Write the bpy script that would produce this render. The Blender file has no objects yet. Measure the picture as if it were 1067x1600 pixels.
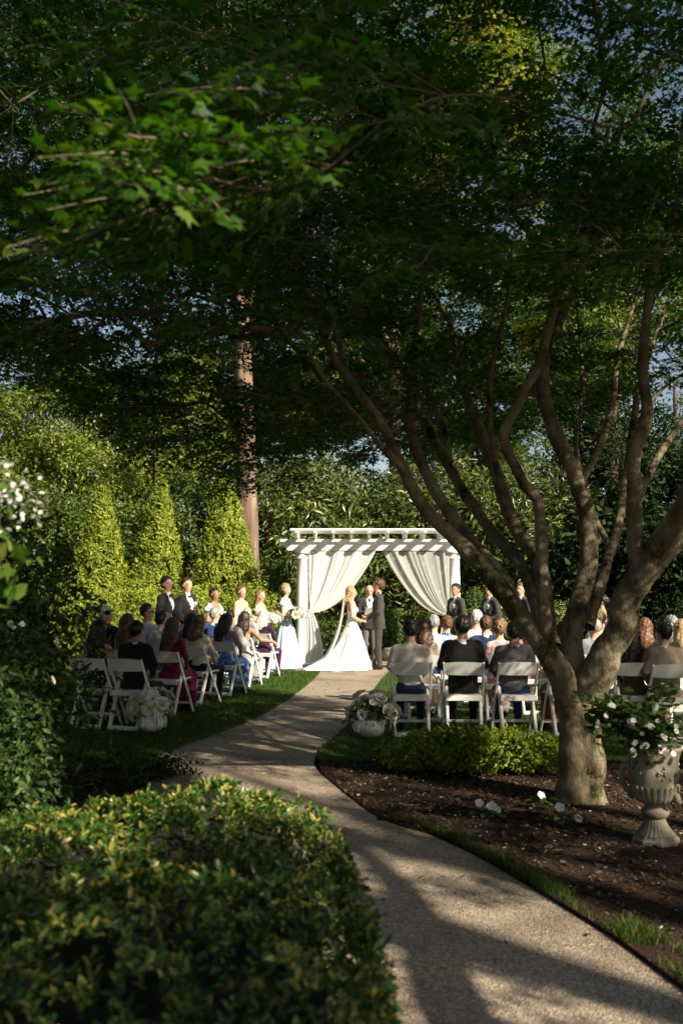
import bpy, math, random
import numpy as np
from mathutils import Vector, Matrix

random.seed(11)
RNG = np.random.default_rng(11)
R = math.radians
scene = bpy.context.scene
COL = scene.collection

# ------------------------------------------------------------------ camera, sky, sun, exposure
CAM_H = 1.62
F_PX, CX, CY, HORIZON = 1555.6, 533.5, 800.0, 922.0
TILT = math.atan((HORIZON - CY) / F_PX)
cam_data = bpy.data.cameras.new("camera")
cam_data.sensor_fit = 'VERTICAL'
cam_data.sensor_height = 36.0
cam_data.lens = 35.0
cam_data.clip_start = 0.05
cam_data.clip_end = 2000.0
cam_data.dof.use_dof = True
cam_data.dof.focus_distance = 14.5
cam_data.dof.aperture_fstop = 2.6
cam = bpy.data.objects.new("camera", cam_data)
cam.location = (0, 0, CAM_H)
cam.rotation_euler = (math.pi / 2 + TILT, 0, 0)
COL.objects.link(cam)
scene.camera = cam

SUN_AZ = R(135)        # clockwise from +Y: behind the camera, to the right
SUN_EL = R(31)
SUN_DIR = Vector((math.sin(SUN_AZ) * math.cos(SUN_EL), math.cos(SUN_AZ) * math.cos(SUN_EL), math.sin(SUN_EL)))
world = bpy.data.worlds.new("World")
scene.world = world
world.use_nodes = True
wn = world.node_tree
wn.nodes.clear()
sky = wn.nodes.new('ShaderNodeTexSky')
sky.sky_type = 'NISHITA'
sky.sun_disc = False
sky.sun_elevation = SUN_EL
sky.sun_rotation = SUN_AZ
sky.dust_density = 1.0
sky.ozone_density = 0.6
bg = wn.nodes.new('ShaderNodeBackground')
bg.inputs[1].default_value = 0.062
wo = wn.nodes.new('ShaderNodeOutputWorld')
wn.links.new(sky.outputs[0], bg.inputs[0])
wn.links.new(bg.outputs[0], wo.inputs[0])

sun_data = bpy.data.lights.new("sun", 'SUN')
sun_data.energy = 5.0
sun_data.angle = R(0.53)
sun_data.color = (1.0, 0.93, 0.82)
sun = bpy.data.objects.new("sun", sun_data)
sun.rotation_euler = (-SUN_DIR).to_track_quat('-Z', 'Y').to_euler()
sun.location = (20, -20, 30)
COL.objects.link(sun)

scene.view_settings.view_transform = 'Standard'
scene.view_settings.look = 'None'
scene.view_settings.exposure = 1.0
scene.view_settings.gamma = 1.0
scene.view_settings.use_curve_mapping = False
scene.view_settings.use_white_balance = True      # the photograph's warm camera white balance
scene.view_settings.white_balance_temperature = 7200.0
scene.render.engine = 'CYCLES'
scene.cycles.max_bounces = 6
scene.cycles.diffuse_bounces = 3
scene.cycles.glossy_bounces = 2
scene.cycles.transmission_bounces = 4
scene.cycles.transparent_max_bounces = 8
scene.cycles.use_denoising = True
scene.cycles.sample_clamp_indirect = 6.0

# ------------------------------------------------------------------ helpers
def ray(px, py):
    a, b = (px - CX) / F_PX, -(py - CY) / F_PX
    c, s = math.cos(TILT), math.sin(TILT)
    return Vector((a, c - b * s, s + b * c))

def at(px, py, Y):
    """photo pixel -> point of the place at distance Y in front of the camera"""
    d = ray(px, py)
    return Vector((0, 0, CAM_H)) + d * (Y / d.y)

def gp(px, py, z=0.0):
    """photo pixel -> point on the ground (height z)"""
    d = ray(px, py)
    return Vector((0, 0, CAM_H)) + d * ((z - CAM_H) / d.z)

def tag(o, label=None, cat=None, group=None, kind=None):
    if label: o['label'] = label
    if cat: o['category'] = cat
    if group: o['group'] = group
    if kind: o['kind'] = kind
    return o

def link(o, parent=None):
    COL.objects.link(o)
    if parent is not None:
        o.parent = parent
    return o

def empty(name, loc=(0, 0, 0), rz=0.0, parent=None):
    o = bpy.data.objects.new(name, None)
    o.empty_display_size = 0.1
    o.location = loc
    o.rotation_euler = (0, 0, rz)
    return link(o, parent)

def mesh_np(name, V, polys, mats=(), matidx=None, smooth=False):
    """V (n,3); polys: list of (m,k) int arrays"""
    me = bpy.data.meshes.new(name)
    V = np.asarray(V, dtype=np.float32)
    me.vertices.add(len(V))
    me.vertices.foreach_set('co', V.ravel())
    polys = [np.asarray(p, dtype=np.int32) for p in polys if len(p)]
    loops = np.concatenate([p.ravel() for p in polys]) if polys else np.zeros(0, np.int32)
    tot = np.concatenate([np.full(len(p), p.shape[1], np.int32) for p in polys]) if polys else np.zeros(0, np.int32)
    start = np.concatenate([[0], np.cumsum(tot)[:-1]]).astype(np.int32) if len(tot) else tot
    me.loops.add(len(loops))
    me.loops.foreach_set('vertex_index', loops)
    me.polygons.add(len(tot))
    me.polygons.foreach_set('loop_start', start)
    for m in mats:
        me.materials.append(m)
    if matidx is not None:
        me.polygons.foreach_set('material_index', np.asarray(matidx, dtype=np.int32))
    me.polygons.foreach_set('use_smooth', np.full(len(tot), bool(smooth)))
    me.update(calc_edges=True)
    me.validate()
    return me

class MB:
    """collects simple shapes; build() links them as ONE mesh object"""
    def __init__(self):
        self.V, self.F, self.M, self.n = [], {}, {}, 0
    def add(self, V, F, m=0):
        V = np.asarray(V, dtype=np.float32).reshape(-1, 3)
        for f in F:
            k = len(f)
            self.F.setdefault(k, []).append([i + self.n for i in f])
            self.M.setdefault(k, []).append(m)
        self.V.append(V); self.n += len(V)
        return self
    def addnp(self, V, P, m=0):
        P = np.asarray(P)
        k = P.shape[1]
        self.F.setdefault(k, []).extend((P + self.n).tolist())
        self.M.setdefault(k, []).extend([m] * len(P))
        self.V.append(np.asarray(V, dtype=np.float32).reshape(-1, 3)); self.n += len(self.V[-1])
        return self
    def box(self, lo, hi, m=0):
        (x0, y0, z0), (x1, y1, z1) = lo, hi
        V = [(x0,y0,z0),(x1,y0,z0),(x1,y1,z0),(x0,y1,z0),(x0,y0,z1),(x1,y0,z1),(x1,y1,z1),(x0,y1,z1)]
        return self.add(V, [(0,3,2,1),(4,5,6,7),(0,1,5,4),(1,2,6,5),(2,3,7,6),(3,0,4,7)], m)
    def bar(self, p0, p1, w, h, up=(0, 0, 1), m=0, ch=0.25):
        """chamfered bar, w across, h along up"""
        p0, p1, up = Vector(p0), Vector(p1), Vector(up)
        d = (p1 - p0).normalized()
        s = d.cross(up)
        if s.length < 1e-5: s = d.cross(Vector((0, 1, 0)))
        s.normalize(); u = s.cross(d).normalized()
        c = min(w, h) * ch
        prof = [(-w/2+c,-h/2),(w/2-c,-h/2),(w/2,-h/2+c),(w/2,h/2-c),(w/2-c,h/2),(-w/2+c,h/2),(-w/2,h/2-c),(-w/2,-h/2+c)]
        V = [p + s * a + u * b for p in (p0, p1) for a, b in prof]
        F = [(i, (i+1) % 8, 8 + (i+1) % 8, 8 + i) for i in range(8)] + [tuple(range(7, -1, -1)), tuple(range(8, 16))]
        return self.add(V, F, m)
    def tube(self, pts, rad, n=8, m=0, cap=True):
        V, P = tube_np(pts, rad, n)
        self.addnp(V, P, m)
        if cap:
            k = len(pts); b = self.n - len(V)
            self.F.setdefault(n, []).append([b + i for i in range(n - 1, -1, -1)]); self.M.setdefault(n, []).append(m)
            self.F.setdefault(n, []).append([b + (k-1)*n + i for i in range(n)]); self.M.setdefault(n, []).append(m)
        return self
    def lathe(self, prof, n=24, c=(0, 0, 0), m=0, flute=0, famp=0.0):
        k = len(prof); V = []
        for r, z in prof:
            for i in range(n):
                a = 2 * math.pi * i / n
                rr = r * (1 + famp * math.cos(flute * a)) if flute else r
                V.append((c[0] + rr * math.cos(a), c[1] + rr * math.sin(a), c[2] + z))
        F = [(j*n+i, j*n+(i+1) % n, (j+1)*n+(i+1) % n, (j+1)*n+i) for j in range(k-1) for i in range(n)]
        F += [tuple(range(n-1, -1, -1)), tuple((k-1)*n+i for i in range(n))]
        return self.add(V, F, m)
    def ball(self, c, r, n=8, k=6, m=0, sc=(1, 1, 1)):
        V = [(c[0], c[1], c[2] - r*sc[2])]
        for j in range(1, k):
            t = math.pi * j / k
            for i in range(n):
                a = 2 * math.pi * i / n
                V.append((c[0]+r*sc[0]*math.sin(t)*math.cos(a), c[1]+r*sc[1]*math.sin(t)*math.sin(a), c[2]-r*sc[2]*math.cos(t)))
        V.append((c[0], c[1], c[2] + r*sc[2]))
        F = [(0, 1+(i+1) % n, 1+i) for i in range(n)]
        for j in range(k-2):
            F += [(1+j*n+i, 1+j*n+(i+1) % n, 1+(j+1)*n+(i+1) % n, 1+(j+1)*n+i) for i in range(n)]
        L = len(V)-1
        F += [(L, 1+(k-2)*n+i, 1+(k-2)*n+(i+1) % n) for i in range(n)]
        return self.add(V, F, m)
    def mesh(self, name, mats, smooth=False):
        ks = sorted(self.F)
        mi = [x for k in ks for x in self.M[k]]
        return mesh_np(name, np.concatenate(self.V), [np.array(self.F[k]) for k in ks], mats if isinstance(mats, (list, tuple)) else [mats], mi, smooth)
    def build(self, name, mats, parent=None, smooth=False):
        return link(bpy.data.objects.new(name, self.mesh(name, mats, smooth)), parent)

def catmull(P, n=6):
    P = [np.array(p, float) for p in P]
    Q = [2*P[0]-P[1]] + P + [2*P[-1]-P[-2]]
    out = []
    for i in range(1, len(Q)-2):
        for t in np.linspace(0, 1, n, endpoint=False):
            a, b, c, d = Q[i-1], Q[i], Q[i+1], Q[i+2]
            out.append(0.5*((2*b)+(-a+c)*t+(2*a-5*b+4*c-d)*t*t+(-a+3*b-3*c+d)*t**3))
    out.append(P[-1])
    return np.array(out)

def tube_np(pts, rad, n=8):
    pts = np.asarray(pts, float); k = len(pts)
    rad = np.full(k, rad) if np.isscalar(rad) else np.asarray(rad, float)
    T = np.gradient(pts, axis=0); T /= np.linalg.norm(T, axis=1, keepdims=True) + 1e-9
    u = np.cross(T[0], [0, 0, 1.0])
    if np.linalg.norm(u) < 1e-3: u = np.cross(T[0], [0, 1.0, 0])
    u /= np.linalg.norm(u)
    V = np.zeros((k, n, 3)); a = 2*np.pi*np.arange(n)/n
    for i in range(k):
        u = u - T[i]*np.dot(u, T[i]); u /= np.linalg.norm(u) + 1e-9
        w = np.cross(T[i], u)
        V[i] = pts[i] + rad[i]*(np.cos(a)[:, None]*u + np.sin(a)[:, None]*w)
    i, j = np.meshgrid(np.arange(k-1), np.arange(n), indexing='ij')
    P = np.stack([i*n+j, i*n+(j+1) % n, (i+1)*n+(j+1) % n, (i+1)*n+j], -1).reshape(-1, 4)
    return V.reshape(-1, 3), P

def copy_tree(o, parent=None):
    c = o.copy()
    COL.objects.link(c)
    c.parent = parent
    for ch in list(o.children):
        copy_tree(ch, c)
    return c

# ------------------------------------------------------------------ materials
def new_mat(name):
    m = bpy.data.materials.new(name); m.use_nodes = True
    nt = m.node_tree; nt.nodes.clear()
    out = nt.nodes.new('ShaderNodeOutputMaterial')
    return m, nt, out

def ramp(nt, fac, stops):
    r = nt.nodes.new('ShaderNodeValToRGB')
    e = r.color_ramp.elements
    e[0].position, e[0].color = stops[0][0], (*stops[0][1], 1)
    e[1].position, e[1].color = stops[-1][0], (*stops[-1][1], 1)
    for p, c in stops[1:-1]:
        x = e.new(p); x.color = (*c, 1)
    nt.links.new(fac, r.inputs[0])
    return r.outputs[0]

def noise(nt, scale, detail=4, rough=0.55, coord='Object', stretch=None):
    tc = nt.nodes.new('ShaderNodeTexCoord')
    src = tc.outputs[coord]
    if stretch:
        mp = nt.nodes.new('ShaderNodeMapping'); mp.inputs['Scale'].default_value = stretch
        nt.links.new(src, mp.inputs[0]); src = mp.outputs[0]
    n = nt.nodes.new('ShaderNodeTexNoise')
    n.inputs['Scale'].default_value = scale; n.inputs['Detail'].default_value = detail; n.inputs['Roughness'].default_value = rough
    nt.links.new(src, n.inputs['Vector'])
    return n.outputs['Fac']

def surf_mat(name, stops, scale=8, rough=0.7, bump=0.0, bscale=None, spec=0.3, detail=5, stretch=None, sheen=0.0, bdist=0.01, coord='Object'):
    m, nt, out = new_mat(name)
    p = nt.nodes.new('ShaderNodeBsdfPrincipled')
    p.inputs['Roughness'].default_value = rough
    p.inputs['Specular IOR Level'].default_value = spec
    if sheen: p.inputs['Sheen Weight'].default_value = sheen
    f = noise(nt, scale, detail, stretch=stretch, coord=coord)
    nt.links.new(ramp(nt, f, stops), p.inputs['Base Color'])
    if bump:
        b = nt.nodes.new('ShaderNodeBump'); b.inputs['Strength'].default_value = bump; b.inputs['Distance'].default_value = bdist
        f2 = noise(nt, bscale or scale*3, 6, 0.6, stretch=stretch, coord=coord)
        nt.links.new(f2, b.inputs['Height']); nt.links.new(b.outputs[0], p.inputs['Normal'])
    nt.links.new(p.outputs[0], out.inputs[0])
    return m

def plain(name, c, rough=0.6, var=0.15, scale=12, **kw):
    a = tuple(max(0, x*(1-var)) for x in c); b = tuple(min(1, x*(1+var)) for x in c)
    return surf_mat(name, [(0.3, a), (0.7, b)], scale=scale, rough=rough, **kw)

def leaf_mat(name, stops, trans=0.4, rough=0.45, tint=(1.15, 1.25, 0.5), spec=0.35, per_object=False):
    """stops are picked per leaf; thin leaf that passes some light"""
    m, nt, out = new_mat(name)
    if per_object:
        g = nt.nodes.new('ShaderNodeObjectInfo'); rnd = g.outputs['Random']
    else:
        g = nt.nodes.new('ShaderNodeNewGeometry'); oi = nt.nodes.new('ShaderNodeObjectInfo')
        ad = nt.nodes.new('ShaderNodeMath'); nt.links.new(g.outputs['Random Per Island'], ad.inputs[0]); nt.links.new(oi.outputs['Random'], ad.inputs[1])
        fr = nt.nodes.new('ShaderNodeMath'); fr.operation = 'FRACT'; nt.links.new(ad.outputs[0], fr.inputs[0]); rnd = fr.outputs[0]
    col = ramp(nt, rnd, stops)
    p = nt.nodes.new('ShaderNodeBsdfPrincipled')
    p.inputs['Roughness'].default_value = rough
    p.inputs['Specular IOR Level'].default_value = spec
    nt.links.new(col, p.inputs['Base Color'])
    t = nt.nodes.new('ShaderNodeBsdfTranslucent')
    mul = nt.nodes.new('ShaderNodeMix'); mul.data_type = 'RGBA'; mul.blend_type = 'MULTIPLY'; mul.inputs[0].default_value = 1
    nt.links.new(col, mul.inputs[6]); mul.inputs[7].default_value = (*tint, 1)
    nt.links.new(mul.outputs[2], t.inputs[0])
    mx = nt.nodes.new('ShaderNodeMixShader'); mx.inputs[0].default_value = trans
    nt.links.new(p.outputs[0], mx.inputs[1]); nt.links.new(t.outputs[0], mx.inputs[2])
    nt.links.new(mx.outputs[0], out.inputs[0])
    return m

def sheer_mat(name, color, alpha, trans=0.45):
    m, nt, out = new_mat(name)
    d = nt.nodes.new('ShaderNodeBsdfDiffuse'); d.inputs[0].default_value = (*color, 1)
    t = nt.nodes.new('ShaderNodeBsdfTranslucent'); t.inputs[0].default_value = (*color, 1)
    a = nt.nodes.new('ShaderNodeMixShader'); a.inputs[0].default_value = trans
    nt.links.new(d.outputs[0], a.inputs[1]); nt.links.new(t.outputs[0], a.inputs[2])
    tr = nt.nodes.new('ShaderNodeBsdfTransparent')
    b = nt.nodes.new('ShaderNodeMixShader'); b.inputs[0].default_value = alpha
    nt.links.new(tr.outputs[0], b.inputs[1]); nt.links.new(a.outputs[0], b.inputs[2])
    nt.links.new(b.outputs[0], out.inputs[0])
    return m

M = {}
def maple_bark():
    m, nt, out = new_mat('bark'); p = nt.nodes.new('ShaderNodeBsdfPrincipled'); p.inputs['Roughness'].default_value = .85; p.inputs['Specular IOR Level'].default_value = .15
    base = ramp(nt, noise(nt, 4.5, 8, .65), [(.30, (.065, .05, .028)), (.48, (.175, .14, .085)), (.6, (.26, .215, .14)), (.75, (.42, .37, .265))])
    moss = ramp(nt, noise(nt, 2.6, 7, .7, stretch=(1, 1, .6)), [(.52, (0, 0, 0)), (.60, (1, 1, 1))])
    mx = nt.nodes.new('ShaderNodeMix'); mx.data_type = 'RGBA'; nt.links.new(moss, mx.inputs[0]); nt.links.new(base, mx.inputs[6]); mx.inputs[7].default_value = (.035, .036, .012, 1)
    spots = ramp(nt, noise(nt, 38, 3, .5), [(.62, (0, 0, 0)), (.74, (.8, .8, .8))])
    mx2 = nt.nodes.new('ShaderNodeMix'); mx2.data_type = 'RGBA'; nt.links.new(spots, mx2.inputs[0]); nt.links.new(mx.outputs[2], mx2.inputs[6]); mx2.inputs[7].default_value = (.33, .29, .21, 1)
    nt.links.new(mx2.outputs[2], p.inputs['Base Color'])
    b = nt.nodes.new('ShaderNodeBump'); b.inputs['Strength'].default_value = 1.0; b.inputs['Distance'].default_value = .045
    nt.links.new(noise(nt, 13, 8, .65, stretch=(1, 1, .45)), b.inputs['Height']); nt.links.new(b.outputs[0], p.inputs['Normal']); nt.links.new(p.outputs[0], out.inputs[0]); return m
M['bark'] = maple_bark()
M['bark_red'] = surf_mat('bark_red', [(0.3, (0.07, 0.04, 0.03)), (0.55, (0.22, 0.155, 0.115)), (0.75, (0.42, 0.32, 0.25))], scale=7, rough=0.9, bump=0.9, bscale=9, stretch=(1, 1, 0.12), bdist=0.05, spec=0.1)
M['bark_grey'] = surf_mat('bark_grey', [(0.3, (0.04, 0.03, 0.022)), (0.7, (0.16, 0.12, 0.09))], scale=5, rough=0.9, bump=0.6, bscale=14, stretch=(1, 1, 0.3), spec=0.1)
M['white_paint'] = surf_mat('white_paint', [(0.3, (0.72, 0.71, 0.69)), (0.7, (0.82, 0.815, 0.80))], scale=3, rough=0.45, spec=0.4)
M['resin'] = surf_mat('white_resin', [(0.3, (0.70, 0.69, 0.66)), (0.7, (0.80, 0.79, 0.76))], scale=9, rough=0.4, spec=0.4)
M['ceramic'] = surf_mat('white_ceramic', [(0.3, (0.66, 0.65, 0.63)), (0.7, (0.82, 0.81, 0.79))], scale=6, rough=0.28, bump=0.5, bscale=40, bdist=0.01, spec=0.5)
M['stone'] = surf_mat('cast_stone', [(0.25, (0.10, 0.09, 0.065)), (0.5, (0.27, 0.24, 0.18)), (0.75, (0.42, 0.39, 0.31))], scale=7, rough=0.9, bump=0.5, bscale=60, detail=8, spec=0.15)
M['rock'] = surf_mat('rock', [(0.3, (0.16, 0.15, 0.13)), (0.7, (0.42, 0.39, 0.34))], scale=6, rough=0.9, bump=0.5, bscale=25)
RNG = np.random.default_rng(40)
# ------------------------------------------------------------------ ground, path, lawns, mulch
from mathutils.geometry import tessellate_polygon

M['soil'] = surf_mat('soil', [(0.3, (0.020, 0.022, 0.010)), (0.55, (0.04, 0.05, 0.016)), (0.8, (0.07, 0.075, 0.03))], scale=1.6, rough=0.95, bump=0.6, bscale=20, spec=0.05)
M['lawn'] = surf_mat('lawn', [(0.3, (0.030, 0.062, 0.010)), (0.55, (0.055, 0.115, 0.018)), (0.8, (0.085, 0.15, 0.03))], scale=14, rough=0.9, bump=0.9, bscale=120, spec=0.08, bdist=0.02)
M['mulch'] = surf_mat('mulch', [(0.3, (0.020, 0.013, 0.009)), (0.55, (0.058, 0.037, 0.025)), (0.8, (0.12, 0.08, 0.056))], scale=38, rough=0.95, bump=1.0, bscale=55, spec=0.08, bdist=0.03, detail=8)

def aggregate_mat():
    m, nt, out = new_mat('exposed_aggregate')
    p = nt.nodes.new('ShaderNodeBsdfPrincipled'); p.inputs['Roughness'].default_value = 0.8; p.inputs['Specular IOR Level'].default_value = 0.25
    tc = nt.nodes.new('ShaderNodeTexCoord')
    v = nt.nodes.new('ShaderNodeTexVoronoi'); v.inputs['Scale'].default_value = 115; nt.links.new(tc.outputs['Object'], v.inputs['Vector'])
    sep = nt.nodes.new('ShaderNodeSeparateColor'); nt.links.new(v.outputs['Color'], sep.inputs[0])
    c1 = ramp(nt, sep.outputs[0], [(0.0, (0.18, 0.145, 0.11)), (0.35, (0.36, 0.295, 0.225)), (0.7, (0.50, 0.415, 0.32)), (1.0, (0.68, 0.59, 0.48))])
    stain = ramp(nt, noise(nt, 1.3, 6), [(0.32, (0.52, 0.49, 0.45)), (0.5, (0.85, 0.83, 0.80)), (0.7, (1.0, 0.98, 0.95))])
    mx = nt.nodes.new('ShaderNodeMix'); mx.data_type = 'RGBA'; mx.blend_type = 'MULTIPLY'; mx.inputs[0].default_value = 1
    nt.links.new(c1, mx.inputs[6]); nt.links.new(stain, mx.inputs[7]); nt.links.new(mx.outputs[2], p.inputs['Base Color'])
    b = nt.nodes.new('ShaderNodeBump'); b.inputs['Strength'].default_value = 0.9; b.inputs['Distance'].default_value = 0.008; b.invert = True
    nt.links.new(v.outputs['Distance'], b.inputs['Height']); nt.links.new(b.outputs[0], p.inputs['Normal'])
    nt.links.new(p.outputs[0], out.inputs[0])
    return m
M['aggregate'] = aggregate_mat()
M['joint'] = plain('joint_mortar', (0.06, 0.05, 0.04), 0.95)

def flat_poly(pts, z, depth=0.0):
    """filled outline at height z with a skirt going down by depth"""
    mb = MB()
    top = [(p[0], p[1], z) for p in pts]
    tris = tessellate_polygon([[Vector(p) for p in top]])
    # orient up
    fs = []
    for a, b, c in tris:
        A, B, C = (Vector(top[i]) for i in (a, b, c))
        fs.append((a, b, c) if (B - A).cross(C - A).z > 0 else (a, c, b))
    mb.add(top, fs)
    if depth:
        n = len(pts)
        area = sum(pts[i][0]*pts[(i+1) % n][1] - pts[(i+1) % n][0]*pts[i][1] for i in range(n))
        V = top + [(p[0], p[1], z - depth) for p in pts]
        mb.add(V, [((i+1) % n, i, n+i, n+(i+1) % n) if area > 0 else (i, (i+1) % n, n+(i+1) % n, n+i) for i in range(n)])
    return mb

def inside(poly, X, Y):
    poly = np.asarray(poly)[:, :2]; r = np.zeros(len(X), bool); n = len(poly)
    for i in range(n):
        x0, y0 = poly[i]; x1, y1 = poly[(i+1) % n]
        c = ((y0 > Y) != (y1 > Y)) & (X < (x1-x0)*(Y-y0)/(y1-y0+1e-12)+x0)
        r ^= c
    return r

def G(px): return [np.array(gp(*p))[:2] for p in px]
def smooth2(pts, n=5): return [tuple(p) for p in catmull([np.array(p) for p in pts], n)]

g = MB().add([(-400,-150,-0.04),(400,-150,-0.04),(400,700,-0.04),(-400,700,-0.04)], [(0,1,2,3)]).build('ground', M['soil'])
tag(g, kind='structure')

# path: exposed-aggregate slabs between joints
Redge = [[(1500,1800),(1230,1660),(1067,1548),(962,1470)], [(962,1470),(850,1400),(740,1336),(640,1290)], [(640,1290),(560,1245),(505,1212),(489,1193)],
         [(489,1193),(500,1172),(535,1142)], [(535,1142),(562,1110),(577,1092)], [(577,1092),(597,1062),(612,1047)]]
Ledge = [[(-200,1900),(200,1800),(420,1650),(520,1537)], [(520,1537),(480,1450),(420,1380),(370,1335)], [(370,1335),(300,1280),(235,1230),(215,1198)],
         [(215,1198),(250,1178),(330,1150)], [(330,1150),(400,1122),(455,1090)], [(455,1090),(490,1062),(500,1051)]]
path = flat_poly(smooth2(G([p for s in Redge for p in s[:-1]]), 3) + [tuple(G([(612,1047)])[0]), tuple(G([(500,1051)])[0])] + smooth2(G([p for s in Ledge for p in s[:-1]]), 3)[::-1], -0.010).build('path', M['joint'])
tag(path, kind='structure')
for i in range(6):
    r, l = [np.array(p) for p in smooth2(G(Redge[i]), 5)], [np.array(p) for p in smooth2(G(Ledge[i]), 5)]
    for s in (r, l):
        d = s[1]-s[0]; s[0] = s[0] + d/np.linalg.norm(d)*0.006
        d = s[-2]-s[-1]; s[-1] = s[-1] + d/np.linalg.norm(d)*0.006
    flat_poly(r + l[::-1], 0.0, 0.03).build('slab', M['aggregate'], path)
plaza_pts = [(-2.6, 23.6), (-2.6, 20.6), (-1.25, 20.3), (-0.45, 19.62), (1.0, 20.2), (2.0, 20.5), (5.5, 20.5), (5.5, 23.6)]
plaza = flat_poly(plaza_pts, 0.001, 0.03).build('paved_terrace', M['aggregate']); tag(plaza, kind='structure')

lawn_l = smooth2(G([(500,1051),(490,1062),(455,1090),(400,1122),(330,1150),(250,1178),(170,1192)]), 4) + [(-3.5, 9.0), (-8, 9.5), (-9, 18), (-7, 22), (-2.7, 21.6), (-2.0, 20.7), (-1.25, 20.25)]
lawn_r = smooth2(G([(612,1047),(597,1062),(577,1092),(562,1110),(535,1142),(503,1170),(497,1184),(520,1190),(700,1184),(900,1186),(1067,1188)]), 4) + [(9, 9.6), (9, 20.3), (2.2, 20.4), (1.2, 20.1)]
mulch = smooth2(G([(497,1190),(520,1192),(700,1186),(900,1188),(1067,1190)]), 4) + [(7, 9.5), (7, 3.8), (2.4, 3.6)] + smooth2(G([(1067,1500),(900,1415),(800,1358),(700,1312),(600,1282),(540,1240),(503,1209)]), 4)
strip = smooth2(G([(588,1281),(640,1290),(740,1336),(850,1400),(962,1470),(1067,1548),(1230,1660)]), 4) + smooth2(G([(1230,1600),(1067,1492),(900,1408),(800,1352),(700,1308),(640,1288)]), 4)
ll = flat_poly(lawn_l, 0.022, 0.06).build('lawn', M['lawn']); tag(ll, kind='structure')
lr = flat_poly(lawn_r, 0.022, 0.06).build('lawn', M['lawn']); tag(lr, kind='structure')
mu = flat_poly(mulch, 0.012, 0.05).build('mulch_bed', M['mulch']); tag(mu, kind='structure')
st = flat_poly(strip, 0.020, 0.05).build('grass_verge', M['mulch']); tag(st, kind='structure')

M['grass'] = leaf_mat('grass_blades', [(0.0, (0.024, 0.056, 0.010)), (0.5, (0.045, 0.095, 0.014)), (0.9, (0.09, 0.135, 0.026)), (1.0, (0.20, 0.18, 0.07))], trans=0.35, rough=0.6, spec=0.15)
def grass(name, poly, n, h, z, w, label, box=None, patchy=0.0):
    P = np.asarray([p[:2] for p in poly]); lo, hi = P.min(0), P.max(0)
    if box: lo, hi = np.maximum(lo, box[0]), np.minimum(hi, box[1])
    X = RNG.uniform(lo[0], hi[0], n*3); Y = RNG.uniform(lo[1], hi[1], n*3)
    k = inside(P, X, Y)
    pn = np.sin(X*5.1+2*np.sin(Y*3.3))*np.sin(Y*4.3+1.7*np.sin(X*2.9))+.5*np.sin(X*13+Y*11)
    k &= pn+RNG.normal(0, .35, len(X)) > -1.6+patchy*1.6
    X, Y, pn = X[k][:n], Y[k][:n], pn[k][:n]; n = len(X)
    H = (1+.25*pn)*RNG.uniform(0.5, 1.2, n)*h; A = RNG.uniform(0, 6.283, n); L = RNG.normal(0, 0.45, (n, 2))*H[:, None]
    dx, dy = np.cos(A)*w/2, np.sin(A)*w/2
    Z = np.full(n, z)
    b0 = np.stack([X-dx, Y-dy, Z], 1); b1 = np.stack([X+dx, Y+dy, Z], 1)
    m0 = np.stack([X-dx*.7+L[:, 0]*.35, Y-dy*.7+L[:, 1]*.35, Z+H*.55], 1); m1 = np.stack([X+dx*.7+L[:, 0]*.35, Y+dy*.7+L[:, 1]*.35, Z+H*.55], 1)
    t = np.stack([X+L[:, 0], Y+L[:, 1], Z+H], 1)
    V = np.stack([b0, b1, m1, m0, t], 1).reshape(-1, 3); b = np.arange(n)[:, None]*5
    o = link(bpy.data.objects.new(name, mesh_np(name, V, [b+np.array([[0, 1, 2, 3]]), b+np.array([[3, 2, 4]])], [M['grass']])))
    return tag(o, label, 'grass', kind='stuff')
grass('grass', lawn_l, 26000, 0.045, 0.02, 0.011, 'short mown grass of the left lawn', ((-5, 8), (0.5, 21)))
grass('grass', lawn_r, 12000, 0.045, 0.02, 0.011, 'short mown grass under the right-hand chairs', ((-0.6, 9), (6, 20.5)))
grass('grass', strip, 15000, 0.062, 0.018, 0.005, 'narrow strip of uneven grass edging the path beside the mulch', ((-1, 2), (6, 8)), .98)

def scatter_chips(name, n, poly, size, mat, label, cat, z, ybias=1.0, flat=0.35):
    P = np.asarray([p[:2] for p in poly]); lo, hi = P.min(0), P.max(0)
    X = RNG.uniform(lo[0], hi[0], n*4); Y = lo[1]+(hi[1]-lo[1])*RNG.uniform(0, 1, n*4)**ybias
    k = inside(P, X, Y); X, Y = X[k][:n], Y[k][:n]; n = len(X)
    A = RNG.uniform(0, 6.283, n); S = size*RNG.uniform(0.4, 1.3, n); W = S*RNG.uniform(0.3, 0.8, n)
    u = np.stack([np.cos(A), np.sin(A), RNG.normal(0, flat, n)], 1)*S[:, None]/2
    v = np.stack([-np.sin(A), np.cos(A), RNG.normal(0, flat, n)], 1)*W[:, None]/2
    c = np.stack([X, Y, z+RNG.uniform(0, 0.008, n)], 1); up = np.array([0, 0, 1.0])*S[:, None]*0.12
    V = np.stack([c-u-v, c+u-v*.6, c+u*.8+v, c-u*.9+v*.8, c+up], 1).reshape(-1, 3); b = np.arange(n)[:, None]*5
    o = link(bpy.data.objects.new(name, mesh_np(name, V, [b+np.array([[i, (i+1) % 4, 4]]) for i in range(4)], [mat])))
    return tag(o, label, cat, kind='stuff')
M['chips'] = leaf_mat('bark_chips', [(0.0, (0.018, 0.011, 0.008)), (0.5, (0.055, 0.034, 0.023)), (0.9, (0.11, 0.074, 0.052)), (1.0, (0.22, 0.165, 0.12))], trans=0.0, rough=0.9, spec=0.1)
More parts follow.
